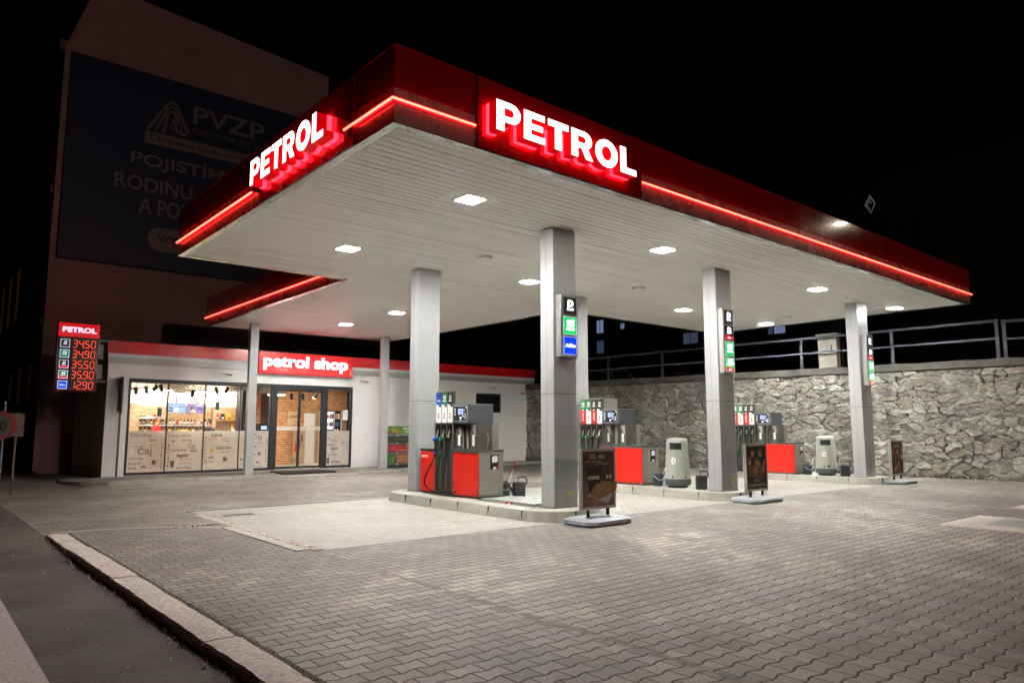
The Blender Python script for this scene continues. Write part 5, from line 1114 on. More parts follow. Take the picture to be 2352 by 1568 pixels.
for k in range(20):
    x = 3.12 + .0 + k*.145; 
    if x > 5.9: break
    m = rb.choice(['amber', 'amber', 'bottle_green', 'clearish', 'amber', 'black']); lb = rb.choice(['whitep', 'yellow', 'red', 'whitep']); cp = rb.choice(['black', 'red', 'yellow'])
    cn = {'amber': 'amber', 'bottle_green': 'dark green', 'clearish': 'clear', 'black': 'black'}[m]; ln = {'whitep': 'white', 'yellow': 'yellow', 'red': 'red'}[lb]
    bottle_geo(x, YB-.22, 1.795, rb.uniform(.25, .32), .042, m, lb, cp).build('bottle', label='%s bottle from the left on the upper shelf, %s glass with %s label' % (ordn[k], cn, ln), cat='bottle', group='bottles on the upper back shelf')
for k in range(18):
    x = 3.15 + k*.16; m = rb.choice(['amber', 'bottle_green', 'black', 'amber']); lb = rb.choice(['whitep', 'tan', 'whitep', 'yellow'])
    cn = {'amber': 'amber', 'bottle_green': 'dark green', 'clearish': 'clear', 'black': 'black'}[m]; ln = {'whitep': 'white', 'yellow': 'yellow', 'tan': 'tan'}[lb]
    bottle_geo(x, YB-.22, 1.495, rb.uniform(.22, .26), .04, m, lb, 'black').build('bottle', label='%s bottle from the left on the lower shelf, %s glass with %s label' % (ordn[k], cn, ln), cat='bottle', group='bottles on the lower back shelf')
for k in range(7):
    b = MB(); x = 3.1 + k*.125; c1 = rb.choice(['whitep', 'red', 'whitep', 'green']); b.box((x, YB-.3, 2.095), (x+.11, YB-.1, 2.095+rb.uniform(.06, .12)), c1); b.box((x+.01, YB-.302, 2.10), (x+.10, YB-.299, 2.13), 'whitep' if c1 != 'whitep' else 'red')
    b.build('carton', label='%s small carton from the left on the short top shelf, %s' % (ordn[k], {'whitep': 'white', 'red': 'red', 'green': 'green'}[c1]), cat='carton', group='cartons on the short top shelf')
for k, (x, m, nm) in enumerate(((6.2, 'red', 'red coffee bag at the left of the wood shelf'), (6.45, 'black', 'black coffee bag on the wood shelf'), (6.72, 'yellow', 'yellow coffee bag on the wood shelf'), (7.15, 'red', 'red coffee bag right of the yellow one'), (7.45, 'black', 'wide black coffee bag at the right end of the shelf'))):
    b = MB(); w = .10; b.add([(x-w, YB-.30, 2.02), (x+w, YB-.30, 2.02), (x+w*.85, YB-.22, 2.30), (x-w*.85, YB-.22, 2.30), (x-w, YB-.12, 2.02), (x+w, YB-.12, 2.02)], [(0, 1, 2, 3), (5, 4, 3, 2), (0, 3, 4), (1, 5, 2), (0, 4, 5, 1)], m); b.box((x-w*.5, YB-.305, 2.07), (x+w*.5, YB-.285, 2.14), 'whitep' if m != 'yellow' else 'red'); b.build('coffee_bag', label=nm, cat='coffee bag', group='coffee bags on the wood shelf')
for k, (x, m) in enumerate(((6.9, 'yellow'), (7.08, 'red'), (7.26, 'tan'), (7.44, 'whitep'))):
    b = MB(); b.lathe([(.001, 0), (.055, 0), (.06, .15), (.03, .24), (.028, .28), (.001, .285)], m, (x, YB-.22, 1.585), 10); b.lathe([(.062, .05), (.062, .12)], 'whitep' if m != 'whitep' else 'red', (x, YB-.22, 1.585), 10); b.build('syrup_bottle', label={'yellow': 'yellow', 'red': 'red', 'tan': 'tan', 'whitep': 'white'}[m] + ' syrup bottle on the lower wood shelf', cat='syrup bottle', group='syrup bottles on the lower wood shelf')
# counter
t = thing('counter', 'long wooden sales counter behind the frosted window strip', 'counter', (4.5, 23.2, 0))
b = MB(); b.box((2.2, 23.0, .03), (6.9, 23.6, 1.08), 'wood'); b.build('front', t); b = MB(); b.box((2.15, 22.95, 1.08), (6.95, 23.65, 1.13), 'white'); b.build('worktop', t)
b = MB(); b.box((1.9, 23.62, .028), (7.4, 24.9, .18), 'dark'); b.build('raised_floor', t)
b = MB()
for i in range(6):
    for j in range(9): b.box((4.15 + i*.052, 23.15, 1.13 + j*.05), (4.19 + i*.052, 23.25, 1.165 + j*.05), 'yellow' if (i+j) % 2 else 'tan')
b.box((4.13, 23.25, 1.13), (4.47, 23.27, 1.60), 'wood'); b.build('sweets_rack', label='rack of small yellow wrapped sweets on the counter', cat='sweets rack')
b = MB(); b.lathe([(.001, 0), (.11, 0), (.11, .22), (.09, .26)], 'yellow', (4.70, 23.2, 1.13), 10); 
for i in range(40): b.ball((4.70+rb.uniform(-.12, .12), 23.2+rb.uniform(-.1, .1), 1.36+rb.uniform(0, .10)), .03, rb.choice(['yellow', 'green', 'yellow']), n=6, k=4)
b.build('sweets_tub', label='yellow tub heaped with yellow and green sweets on the counter', cat='tub')
b = MB(); b.lathe([(.16, 0), (.17, .05), (.15, .06)], 'alu', (5.05, 23.2, 1.36), 12); b.cyl((5.05, 23.2, 1.13), .03, .24, 'alu')
for i in range(36): a = i*.7; b.ball((5.05+.13*math.cos(a), 23.2+.1*math.sin(a), 1.40 + (i % 4)*.035), .032, ['whitep', 'red', 'whitep'][i % 3], n=6, k=4)
b.build('egg_stand', label='round wire stand of red and white sweets on the counter', cat='sweet stand')
b = MB(); b.box((6.15, 23.1, 1.13), (6.50, 23.45, 1.50), 'whitep', bev=.02); b.box((6.2, 23.08, 1.50), (6.45, 23.3, 1.62), 'white', bev=.01); b.build('till', label='white cash till with printer on the counter beside the dark-haired person', cat='till')
b = MB(); b.box((5.72, 23.3, 1.30), (6.05, 23.34, 1.58), 'black'); b.cyl((5.88, 23.32, 1.13), .03, .18, 'black'); b.build('till_monitor', label='small black monitor behind the dark-haired person', cat='monitor')
# coffee machine
t = thing('coffee_machine', 'tall black coffee machine on a dark cabinet just inside the door', 'coffee machine', (7.35, 22.7, 0))
b = MB(); b.box((7.05, 22.5, .03), (7.65, 23.0, 1.12), 'black'); b.cyl((0, 0, 0), .10, .006, 'whitep', n=20, mtx=FR((7.35, 22.5, .86))); b.cyl((0, 0, 0), .06, .009, 'black', n=20, mtx=FR((7.35, 22.5, .86))); b.build('base_cabinet', t)
b = MB(); b.box((7.0, 22.45, 1.12), (7.72, 23.05, 1.17), 'whitep'); b.build('worktop', t); b = MB(); b.box((7.10, 22.6, 1.17), (7.5, 23.0, 1.85), 'black', bev=.02); b.box((7.15, 22.59, 1.3), (7.45, 22.6, 1.45), 'alu'); b.box((7.18, 22.58, 1.6), (7.42, 22.6, 1.75), 'lcd'); b.build('machine_body', t)
b = MB(); b.box((6.2, 22.2, .03), (6.4, 22.9, 3.2), 'black'); b.box((6.5, 22.2, 1.75), (6.54, 22.25, 3.2), 'black'); b.build('reflection_posts', label='dark grey posts standing in for reflections inside, right of the outer column', cat='pillar')  # dark posts shaped after reflections at the window
# coffee wooden sign
b = MB(); s0 = .92
mt = Matrix(((d.x, 0, nrm.x, A0.x), (d.y, 0, nrm.y, A0.y), (0, 1, 0, 0), (0, 0, 0, 1)))
b.prism(rrect(s0, 1.80, s0+.72, 2.38, .09), .02, .05, 'wood', mt); b.text('COFFEE', .15, mt @ Matrix.Translation((s0+.36, 2.12, .053)), 'black', 'CENTER', off=.004); b.text('time', .07, mt @ Matrix.Translation((s0+.5, 1.92, .053)), 'film_txt2', 'CENTER', shear=.3)
b.build('wooden_sign', label='rounded wooden COFFEE board on the brick wall inside', cat='sign')
b = MB(); b.M = mt; b.box((1.25, .05, .10), (2.0, 1.55, .14), 'tan'); b.prism([(1.45, .5), (1.6, .45), (1.72, .9), (1.66, 1.2), (1.5, 1.0)], .14, .145, 'film_txt', None); b.prism([(1.30, .6), (1.44, .62), (1.55, .95), (1.4, 1.0)], .14, .145, 'red'); b.prism([(1.75, 1.0), (1.88, 1.05), (1.85, 1.4), (1.7, 1.35)], .14, .145, 'film_txt'); b.box((1.30, .15, .14), (1.45, .3, .146), 'film_txt2')
b.build('cardboard_display', label='tan cut-out advertising stand leaning at the brick wall inside the door', cat='display stand')
# ------------------------------------------------------------------ people behind the counter
def person(label, x, y, face, lean, shirt, hairm, hairstyle, zs):
    """standing figure; skeleton grown with a Skin modifier and frozen to one mesh"""
    t = thing('person', label, 'person', (x, y, .18), None)
    h = 1.68*zs
    J = {'pel': (0, 0, .95), 'sp': (0, lean*.3, 1.15), 'ch': (0, lean*.7, 1.34), 'nk': (0, lean, 1.46), 'nk2': (0, lean*1.15, 1.52), 'hd': (0, lean*1.3 - .01, 1.61), 'tp': (0, lean*1.35, 1.70)}
    r = {'pel': (.15, .10), 'sp': (.13, .09), 'ch': (.155, .10), 'nk': (.06, .055), 'nk2': (.05, .05), 'hd': (.074, .09), 'tp': (.055, .065)}
    E = [('pel', 'sp'), ('sp', 'ch'), ('ch', 'nk'), ('nk', 'nk2'), ('nk2', 'hd'), ('hd', 'tp')]
    for s, sg in (('l', -1), ('r', 1)):
        J['sh'+s] = (sg*.17, lean*.8, 1.38); J['el'+s] = (sg*.23, lean*.8-.03, 1.12); J['wr'+s] = (sg*.15, lean*.8-.24, 1.13 - .02); J['pa'+s] = (sg*.13, lean*.8-.31, 1.115)
        J['hp'+s] = (sg*.09, 0, .88); J['kn'+s] = (sg*.10, -.02, .48); J['an'+s] = (sg*.10, .02, .08); J['to'+s] = (sg*.11, -.13, .035)
        for k, v in (('sh', (.055, .055)), ('el', (.04, .04)), ('wr', (.026, .022)), ('pa', (.036, .016)), ('hp', (.085, .085)), ('kn', (.055, .055)), ('an', (.036, .04)), ('to', (.035, .025))): r[k+s] = v
        E += [('ch', 'sh'+s), ('sh'+s, 'el'+s), ('el'+s, 'wr'+s), ('wr'+s, 'pa'+s), ('pel', 'hp'+s), ('hp'+s, 'kn'+s), ('kn'+s, 'an'+s), ('an'+s, 'to'+s)]
        for f, (dx, ln) in enumerate(((-.027, .062), (-.009, .075), (.010, .070), (.028, .055))):
            a, c = 'f%d%s' % (f, s), 'g%d%s' % (f, s); px, py, pz = J['pa'+s]
            J[a] = (px+dx, py-.045, pz-.004); J[c] = (px+dx*1.15, py-.045-ln*.6, pz-.022); r[a] = (.009, .009); r[c] = (.0075, .0075); E += [('pa'+s, a), (a, c)]
        px, py, pz = J['wr'+s]; J['th'+s] = (px - sg*.035, py-.035, pz); J['tj'+s] = (px - sg*.045, py-.075, pz-.012); r['th'+s] = (.011, .011); r['tj'+s] = (.009, .009); E += [('wr'+s, 'th'+s), ('th'+s, 'tj'+s)]
    ks = list(J); me = bpy.data.meshes.new('person_body'); me.from_pydata([Vector(J[k])*zs for k in ks], [(ks.index(a), ks.index(c)) for a, c in E], [])
    o = bpy.data.objects.new('tmp', me); COL.objects.link(o); sk = o.modifiers.new('s', 'SKIN')
    for i, k in enumerate(ks): me.skin_vertices[0].data[i].radius = (r[k][0]*zs, r[k][1]*zs); me.skin_vertices[0].data[i].use_root = (k == 'pel')
    o.modifiers.new('u', 'SUBSURF').levels = 1
    m2 = bpy.data.meshes.new_from_object(o.evaluated_get(bpy.context.evaluated_depsgraph_get())); COL.objects.unlink(o); bpy.data.objects.remove(o)
    m2.name = 'body'; 
    for m in ('skin', shirt, 'trouser', 'black'): m2.materials.append(M[m])
    for p in m2.polygons:
        c = p.center/zs; p.use_smooth = True
        hand = abs(c.x) > .08 and c.y < lean*.8 - .225 and c.z > .9
        p.material_index = 3 if c.z < .09 else 2 if c.z < .97 and not (abs(c.x) > .14 and c.y < -.1) else 0 if (c.z > 1.455 or hand) else 1
    bd = bpy.data.objects.new('body', m2); COL.objects.link(bd); bd.parent = t
    hz = 1.625*zs; hy = (lean*1.3)*zs
    b = MB(); b.M = Matrix.Translation((x, y, .18)); hp_ = Vector((0, hy, hz))
    if hairstyle == 'long':
        b.ball((0, hy+.02, hz+.02), .098*zs, hairm, .92, 1.06, 1.15); b.tube([(.0, hy+.05, hz+.02), (0, hy+.09, hz-.12), (0, hy+.09, hz-.26)], [.085, .085, .055], hairm, 12); b.tube([(.075, hy+.0, hz+.02), (.088, hy+.03, hz-.12), (.08, hy+.02, hz-.25)], [.03, .035, .02], hairm, 8); b.tube([(-.075, hy+.0, hz+.02), (-.088, hy+.03, hz-.12), (-.08, hy+.02, hz-.25)], [.03, .035, .02], hairm, 8)
    else:
        b.ball((0, hy+.02, hz+.025), .095*zs, hairm, .92, 1.05, 1.1); b.ball((0, hy+.045, hz+.15), .05, hairm, 1.1, 1, .9); 
        for k in range(7): b.ball((.035*math.cos(k), hy+.045+.03*math.sin(k), hz+.15+.02*math.sin(2.3*k)), .024, hairm, n=8, k=5)
    b.v = [v for v in b.v]; hr = b.build('hair', t)
    b = MB(); b.M = Matrix.Translation((x, y, .18))
    b.tube([(0, hy-.085, hz+.015), (0, hy-.112, hz-.022)], [.009, .014], 'skin', 6)
    for s in (-1, 1): b.ball((s*.030, hy-.082, hz+.018), .0115, 'whitep', n=8, k=5); b.ball((s*.030, hy-.091, hz+.018), .006, 'black', n=6, k=4); b.tube([(s*.018, hy-.088, hz+.042), (s*.045, hy-.080, hz+.040)], .004, hairm, 4); b.ball((s*.080, hy+.005, hz), .022, 'skin', .4, .8, 1.2, 8, 6)
    b.tube([(-.022, hy-.086, hz-.048), (0, hy-.092, hz-.050), (.022, hy-.086, hz-.048)], .005, 'shirt_red', 4); b.build('face', t)
    t.rotation_euler = (0, 0, face); return t
person('woman with long light brown hair in a red top behind the counter', 3.42, 24.0, R(35), -.02, 'shirt_red', 'hair_brown', 'long', 1.10)
person('woman with black hair in a bun bending over the counter', 5.50, 23.95, R(-25), -.10, 'shirt_black', 'hair_black', 'bun', 1.04)
# ------------------------------------------------------------------ rack with bags outside
t = thing('display_rack', 'outdoor rack of charcoal and firewood bags beside the shop column', 'display rack', (11.9, 19.2, .02)); x0, x1, y0, y1, z0 = 11.15, 13.0, 18.95, 19.45, .02
b = MB(); b.box((x0, y0, z0), (x1, y1, z0+.09), 'black'); b.box((x0, y1-.03, z0+.09), (x1, y1, 1.66), 'white'); b.build('rack_base', t)
for xx in (x0, x1-.03):
    b = MB(); b.prism([(y0+.02, z0+.09), (y1, z0+.09), (y1, 1.42), (y0+.22, 1.42), (y0+.02, 1.28)], 0, .03, 'whitep', Matrix(((0, 0, 1, xx), (1, 0, 0, 0), (0, 1, 0, 0), (0, 0, 0, 1)))); b.build('side_panel', t)
for z in (.13, .62, 1.02, 1.34): b = MB(); b.box((x0+.031, y0+.04, z), (x1-.031, y1-.035, z+.02), 'rail'); b.box((x0+.031, y0+.01, z-.02), (x1-.031, y0+.04, z+.035), 'rail'); b.box((x0+.45, y0+.005, z-.01), (x0+.55, y0+.01, z+.03), 'whitep'); b.build('shelf', t)
b = MB(); F = Matrix(((1, 0, 0, x0+.03), (0, .22, -1, y0+.05), (0, 1, .22, 1.40), (0, 0, 0, 1)))
b.box((0, 0, 0), (1.79, .34, .01), pm('header_leaf', (.10, .22, .03), .4, 0, .7, 5), F); b.box((0, 0, .01), (.62, .10, .012), 'black', F)
rg = random.Random(2)
for i in range(26): q = rg.uniform(.04, .6); b.tube([(q, .03, .014), (q + rg.uniform(-.05, .05), rg.uniform(.10, .28), .014)], .006, rg.choice(['yellow', 'yellow', 'red']), 4, F)
b.text('GRILOVÁNÍ', .13, F @ Matrix.Translation((.78, .20, .013)), 'whitep', off=.004, sx=.8); b.text('Z POHODLÍ', .11, F @ Matrix.Translation((.88, .06, .013)), 'whitep', off=.004, sx=.8); b.box((-.01, -.012, -.01), (1.80, 0, .016), 'alu', F); b.box((-.01, .34, -.01), (1.80, .352, .016), 'alu', F); b.build('header_board', t)
def bag(x, y, z, w, h, dd, m, lab, grp):
    bm = bmesh.new(); bmesh.ops.create_cube(bm, size=1); bmesh.ops.subdivide_edges(bm, edges=bm.edges[:], cuts=3, use_grid_fill=True); rs = random.Random(int(x*1000+z*77))
    for v in bm.verts:
        q = v.co.copy(); f = 1 - .35*max(0, abs(q.z)*2-.5) ; nz = mnoise.noise(Vector((x*3 + q.x*4, y + q.y*4, z*5 + q.z*4)))
        v.co = Vector((q.x*w*(f + nz*.25), q.y*dd*f, q.z*h*(1 + nz*.08)))
    bm.verts.index_update(); b = MB(); b.add([v.co + Vector((x, y, z + h/2)) for v in bm.verts], [tuple(v.index for v in f.verts) for f in bm.faces], m, True); bm.free(); b.build('bag', label=lab, cat='bag', group=grp)
M['net_red'] = pm('net_red', (.40, .04, .04), .6, 0, .7, 14, .6, 30); M['net_green'] = pm('net_green', (.10, .20, .05), .6, 0, .7, 14, .6, 30); M['net_brown'] = pm('net_brown', (.38, .15, .07), .6, 0, .6, 12, .6, 30); M['char'] = pm('char', (.05, .05, .03), .5, 0, 1.0, 18)
k = 0
for row, (zz, hh, ms) in enumerate(((1.055, .25, ['char', 'char', 'char', 'char', 'char', 'char']), (.655, .16, ['net_red', 'net_red', 'net_brown', 'net_brown']), (.815, .15, ['net_red', 'net_red', 'net_brown', 'net_brown']), (.165, .20, ['net_green', 'net_brown', 'net_brown', 'net_brown']), (.365, .20, ['net_green', 'net_brown', 'net_brown', 'net_brown']))):
    n = len(ms); nm = {'char': 'dark printed charcoal bag', 'net_red': 'red net firewood bag', 'net_brown': 'brown net firewood bag', 'net_green': 'green net kindling bag'}
    for i, m in enumerate(ms):
        w = 1.74/n; bag(x0+.06 + w*(i+.5), y0+.24, zz, w*.98, hh, .36, m, '%s, %s from left, %s of rack' % (nm[m], ordn[i], ['top row', 'lower middle layer', 'upper middle layer', 'bottom layer', 'second layer up'][row]), 'bags on the outdoor rack')
# ------------------------------------------------------------------ price totem
t = thing('price_sign', 'red-framed illuminated fuel price board left of the shop', 'price sign', (-.1, 20.2, 2.88)); x0, x1, y0 = -.72, .50, 20.08
b = MB(); b.box((x0, y0, 2.88), (x1, y0+.28, 5.17), 'red_fascia', bev=.01); b.box((x0+.05, y0-.006, 2.93), (x1-.05, y0, 4.66), 'black'); b.box((.50, y0+.10, 3.2), (.85, y0+.16, 3.26), 'rail'); b.box((.50, y0+.10, 4.6), (.85, y0+.16, 4.66), 'rail')
for zz in (3.3, 4.0): b.box((.52, y0+.1, zz), (.66, y0+.2, zz+.5), 'steel_dark')
b.build('casing', t)
b = MB(); b.box((x0+.01, y0-.008, 4.69), (x1-.01, y0-.001, 5.15), 'header_red'); b.text('PETROL', .3, FR((0, y0-.012, 0)), 'header_txt', off=.014, fit=(x0+.12, x1-.10, 4.84, 5.02)); b.build('header', t)
SEG = {'0': 'abcdef', '1': 'bc', '2': 'abged', '3': 'abgcd', '4': 'fgbc', '5': 'afgcd', '9': 'abcdfg'}
def seg7(b, ch, x, z, w, h):
    t_ = .017; sh = .06; P = {'a': ((0, h), (w, h)), 'g': ((0, h/2), (w, h/2)), 'd': ((0, 0), (w, 0)), 'f': ((0, h/2), (0, h)), 'e': ((0, 0), (0, h/2)), 'b': ((w, h/2), (w, h)), 'c': ((w, 0), (w, h/2))}
    for s in SEG[ch]:
        (ax_, az), (bx_, bz) = P[s]; g = .014
        if az == bz: b.box((x+ax_+g + az*sh, y0-.014, z+az-t_/2), (x+bx_-g + az*sh, y0-.008, z+az+t_/2), 'digit')
        else: b.add([(x+ax_-t_/2 + (az+g)*sh, y0-.011, z+az+g), (x+ax_+t_/2 + (az+g)*sh, y0-.011, z+az+g), (x+ax_+t_/2 + (bz-g)*sh, y0-.011, z+bz-g), (x+ax_-t_/2 + (bz-g)*sh, y0-.011, z+bz-g)], [(0, 1, 2, 3)], 'digit')
for i, (pr, ic) in enumerate((('34.50', 'D'), ('34.90', '9'), ('35.50', 'DP'), ('35.90', '9P'), ('12.90', 'A'))):
    z = 4.345 - i*.345; b = MB(); X_ = -.27 ; w = .115
    for ch in pr:
        if ch == '.': b.box((X_-.035, y0-.014, z-.008), (X_-.013, y0-.008, z+.014), 'digit'); continue
        seg7(b, ch, X_, z, w, .235); X_ += .178
    b.box((x0+.36, y0-.009, z-.055), (x1-.06, y0-.0065, z-.049), 'red'); b.build('price_digits', t)
    b = MB(); F = FR((x0+.09, y0-.009, z-.02)); s = .27; b.box((0, 0, 0), (s, s, .003), 'ic_edge', F); cm = {'D': 'ic_black', 'DP': 'ic_black', '9': 'ic_green_d', '9P': 'ic_green_d', 'A': 'ic_blue'}[ic]; b.box((.014, .014, .003), (s-.014, s-.014, .005), cm, F)
    if 'P' in ic: b.box((.014, .014, .005), (s-.014, .08, .0065), 'ic_red', F)
    tx = {'D': 'D', 'DP': 'D', '9': '95', '9P': '95', 'A': 'AdBlue'}[ic]
    if ic == 'A': b.text(tx, .06, F @ Matrix.Translation((s/2, s*.42, .007)), 'ic_edge', 'CENTER', off=.002)
    else: b.text(tx, .12, F @ Matrix.Translation((s/2, s*.48, .007)), 'ic_edge', 'CENTER', off=.006, shear=.2); b.text('diesel' if tx == 'D' else 'natural', .05, F @ Matrix.Translation((s/2, s*.34, .007)), 'ic_edge', 'CENTER', off=.001)
    b.build('fuel_icon', t)
# ------------------------------------------------------------------ big gabled wall with billboard
BY = 26.0; bld = thing('tall_house', 'tall old house with a bare plastered gable wall behind the shop', 'house', (5, 30, -.2))
outl = [(-.30, -.5), (11.35, -.5), (11.35, 20.0), (.6, 20.75), (-.42, 17.5)]
b = MB(); b.M = Matrix(((1, 0, 0, 0), (0, 0, -1, 0), (0, 1, 0, 0), (0, 0, 0, 1)))
b.prism(outl, -BY-26, -BY, 'oldwall'); b.build('gable_wall', bld, origin=(5, 30, 0))
b = MB()
for i, (x, y, z) in enumerate([(-.36 , BY-.04, .3)]): b.box((-.44, BY-.06, 0), (-.26, BY+.1, 17.4), 'oldwall', bev=.01)
b.build('corner_strip', bld)
b = MB(); b.box((-.62, BY+.02, 17.3), (-.2, BY+24, 17.75), 'oldwall2'); b.box((-.55, BY+.1, 11.2), (-.3, BY+24, 11.5), 'oldwall2'); b.box((-.55, BY+.1, 5.7), (-.3, BY+24, 6.0), 'oldwall2'); b.build('cornice', bld)
k = 0
for fl, (z0, z1) in enumerate(((7.0, 9.8), (12.3, 15.3), (1.4, 4.4))):
    for j in range(6):
        y = BY + 2.2 + j*3.6; b = MB(); b.box((-.50, y-.15, z0-.2), (-.36, y+1.5, z0), 'oldwall'); b.box((-.50, y-.15, z1), (-.36, y+1.5, z1+.2), 'oldwall'); b.box((-.46, y-.12, z0), (-.36, y, z1), 'oldwall'); b.box((-.46, y+1.35, z0), (-.36, y+1.47, z1), 'oldwall'); w = b.build('window', bld)
        b = MB(); b.box((-.44, y+.001, z0+.001), (-.42, y+1.349, z1-.001), 'winglow' if fl == 0 and j > 1 else 'glassdark'); b.build('pane', w)
bb = thing('billboard', 'large dark blue insurance billboard on the tall gable wall', 'billboard', (5, BY-.05, 8.5))
b = MB(); b.box((-.17, BY-.10, 8.55), (10.9, BY-.01, 17.26), 'navy'); b.box((-.22, BY-.06, 8.5), (10.95, BY-.012, 17.31), 'darkbld')
def bt_(s, fit, m='bill_text', off=0): 
    b.text(s, 1., FR((0, BY-.105, 0)), m, off=off, fit=fit)
bt_('PVZP', (4.70, 8.0, 15.52, 16.38), off=.015); bt_('POJIŠŤOVNA VZP, a. s.', (4.70, 8.05, 15.02, 15.38)); b.box((2.74, BY-.106, 14.12), (7.9, BY-.101, 14.68), 'bill_text')
bt_('POJISTÍME', (2.25, 6.75, 12.92, 13.75), off=.015); bt_('RODINU, AUTO', (1.68, 7.6, 11.80, 12.55), off=.015); bt_('A POHODU', (2.68, 6.6, 10.92, 11.65), off=.015)
b.prism(rrect(3.1, 9.36, 7.6, 10.40, .5), 0, .005, 'bill_text', FR((0, BY-.101, 0)))
for k_ in range(3):
    a = .20*k_; pts = [(2.85 + a*1.6, 14.78 + a*.0), (3.62 - .0*a, 16.15 - a*1.1), (3.78, 16.25 - a*1.1), (3.95 + .0*a, 16.15 - a*1.1), (4.52 - a*1.3, 14.98), (4.35 - a*1.1, 14.85 + a*.25), (3.75, 15.05 + a*.3), (3.9, 15.45 - a*.2)][:8 if k_ == 0 else 5]
    b.tube([(p[0], BY-.108, p[1]) for p in pts], .075 if k_ != 1 else .05, 'bill_text', 6)
b.text('Chráníme to nejcennější', 1., FR((0, BY-.109, 0)), 'navy', fit=(2.95, 7.7, 14.2, 14.58)); b.text('www.pvzp.cz', 1., FR((0, BY-.109, 0)), 'navy', fit=(3.5, 7.2, 9.65, 10.1), off=.01); b.build('board', bb)
# neighbours
t = thing('back_house', 'dark building wall rising behind the middle of the shop', 'house', (14, 30, -.2)); b = MB(); b.box((11.42, 27, -.4), (16.4, 40, 10.5), 'darkbld'); b.build('wall', t); b = MB(); b.box((11.3, 26.9, 10.5), (16.5, 40, 10.8), 'dark'); b.build('roof', t)
t = thing('corner_house', 'dim ochre corner house with tall windows at the far left edge', 'house', (-10, 62, 0)); b = MB(); b.box((-40, 56, -.5), (-.8, 70, 24), 'oldwall2'); b.box((-40, 55.8, 16.6), (-.8, 56, 17.0), 'oldwall'); b.box((-40, 55.8, 8.8), (-.8, 56, 9.1), 'oldwall'); b.build('wall', t)
for fl, (z0, z1) in enumerate(((10.0, 13.5), (17.6, 20.6), (3.5, 7.6))):
    for j in range(5):
        x = -3.3 - j*3.4; b = MB(); b.box((x-.15, 55.85, z0-.15), (x+1.35, 55.99, z0), 'oldwall'); b.box((x-.15, 55.85, z1), (x+1.35, 55.99, z1+.25), 'oldwall'); w = b.build('window', t)
        b = MB(); b.box((x, 55.9, z0+.01), (x+1.2, 55.98, z1-.01), 'winglow' if fl == 2 else 'glassdark'); b.build('pane', w)
# 30 sign
t = thing('speed_sign', 'round red-rimmed 30 speed limit sign at the left edge', 'traffic sign', (-2.62, 13.4, 0)); C0 = Vector((-2.66, 13.36, 1.72))
aa = math.atan2(C0.y + 7.559, C0.x + 4.436) + PI/2 - .06; rotS = Matrix.Translation(C0) @ Matrix.Rotation(aa - PI, 4, 'Z') @ Matrix(((1, 0, 0, 0), (0, 0, -1, 0), (0, 1, 0, 0), (0, 0, 0, 1)))
b = MB(); b.cyl((0, 0, 0), .345, .006, 'rail', n=32, mtx=rotS); b.cyl((0, 0, .006), .34, .002, pm('sign_red', (.20, .014, .014), .6), n=32, mtx=rotS); b.cyl((0, 0, .008), .25, .002, pm('sign_white', (.07, .06, .06), .6), n=32, mtx=rotS); b.text('30', .30, rotS @ Matrix.Translation((0, -.11, .012)), 'black', 'CENTER', off=.012); b.build('sign_face', t)
b = MB(); b.tube([(-2.58, 13.44, -.1), (-2.58, 13.44, 2.3)], .03, 'rail', 8); b.build('post', t)
b = MB(); b.box((-2.28, 15.6, 1.44), (-1.93, 15.64, 2.05), 'oldwall2'); b.tube([(-2.1, 15.66, -.1), (-2.1, 15.66, 1.5)], .03, 'oldwall2', 8); b.build('notice_board', label='plain brownish board on a post just right of the round speed sign', cat='notice board')
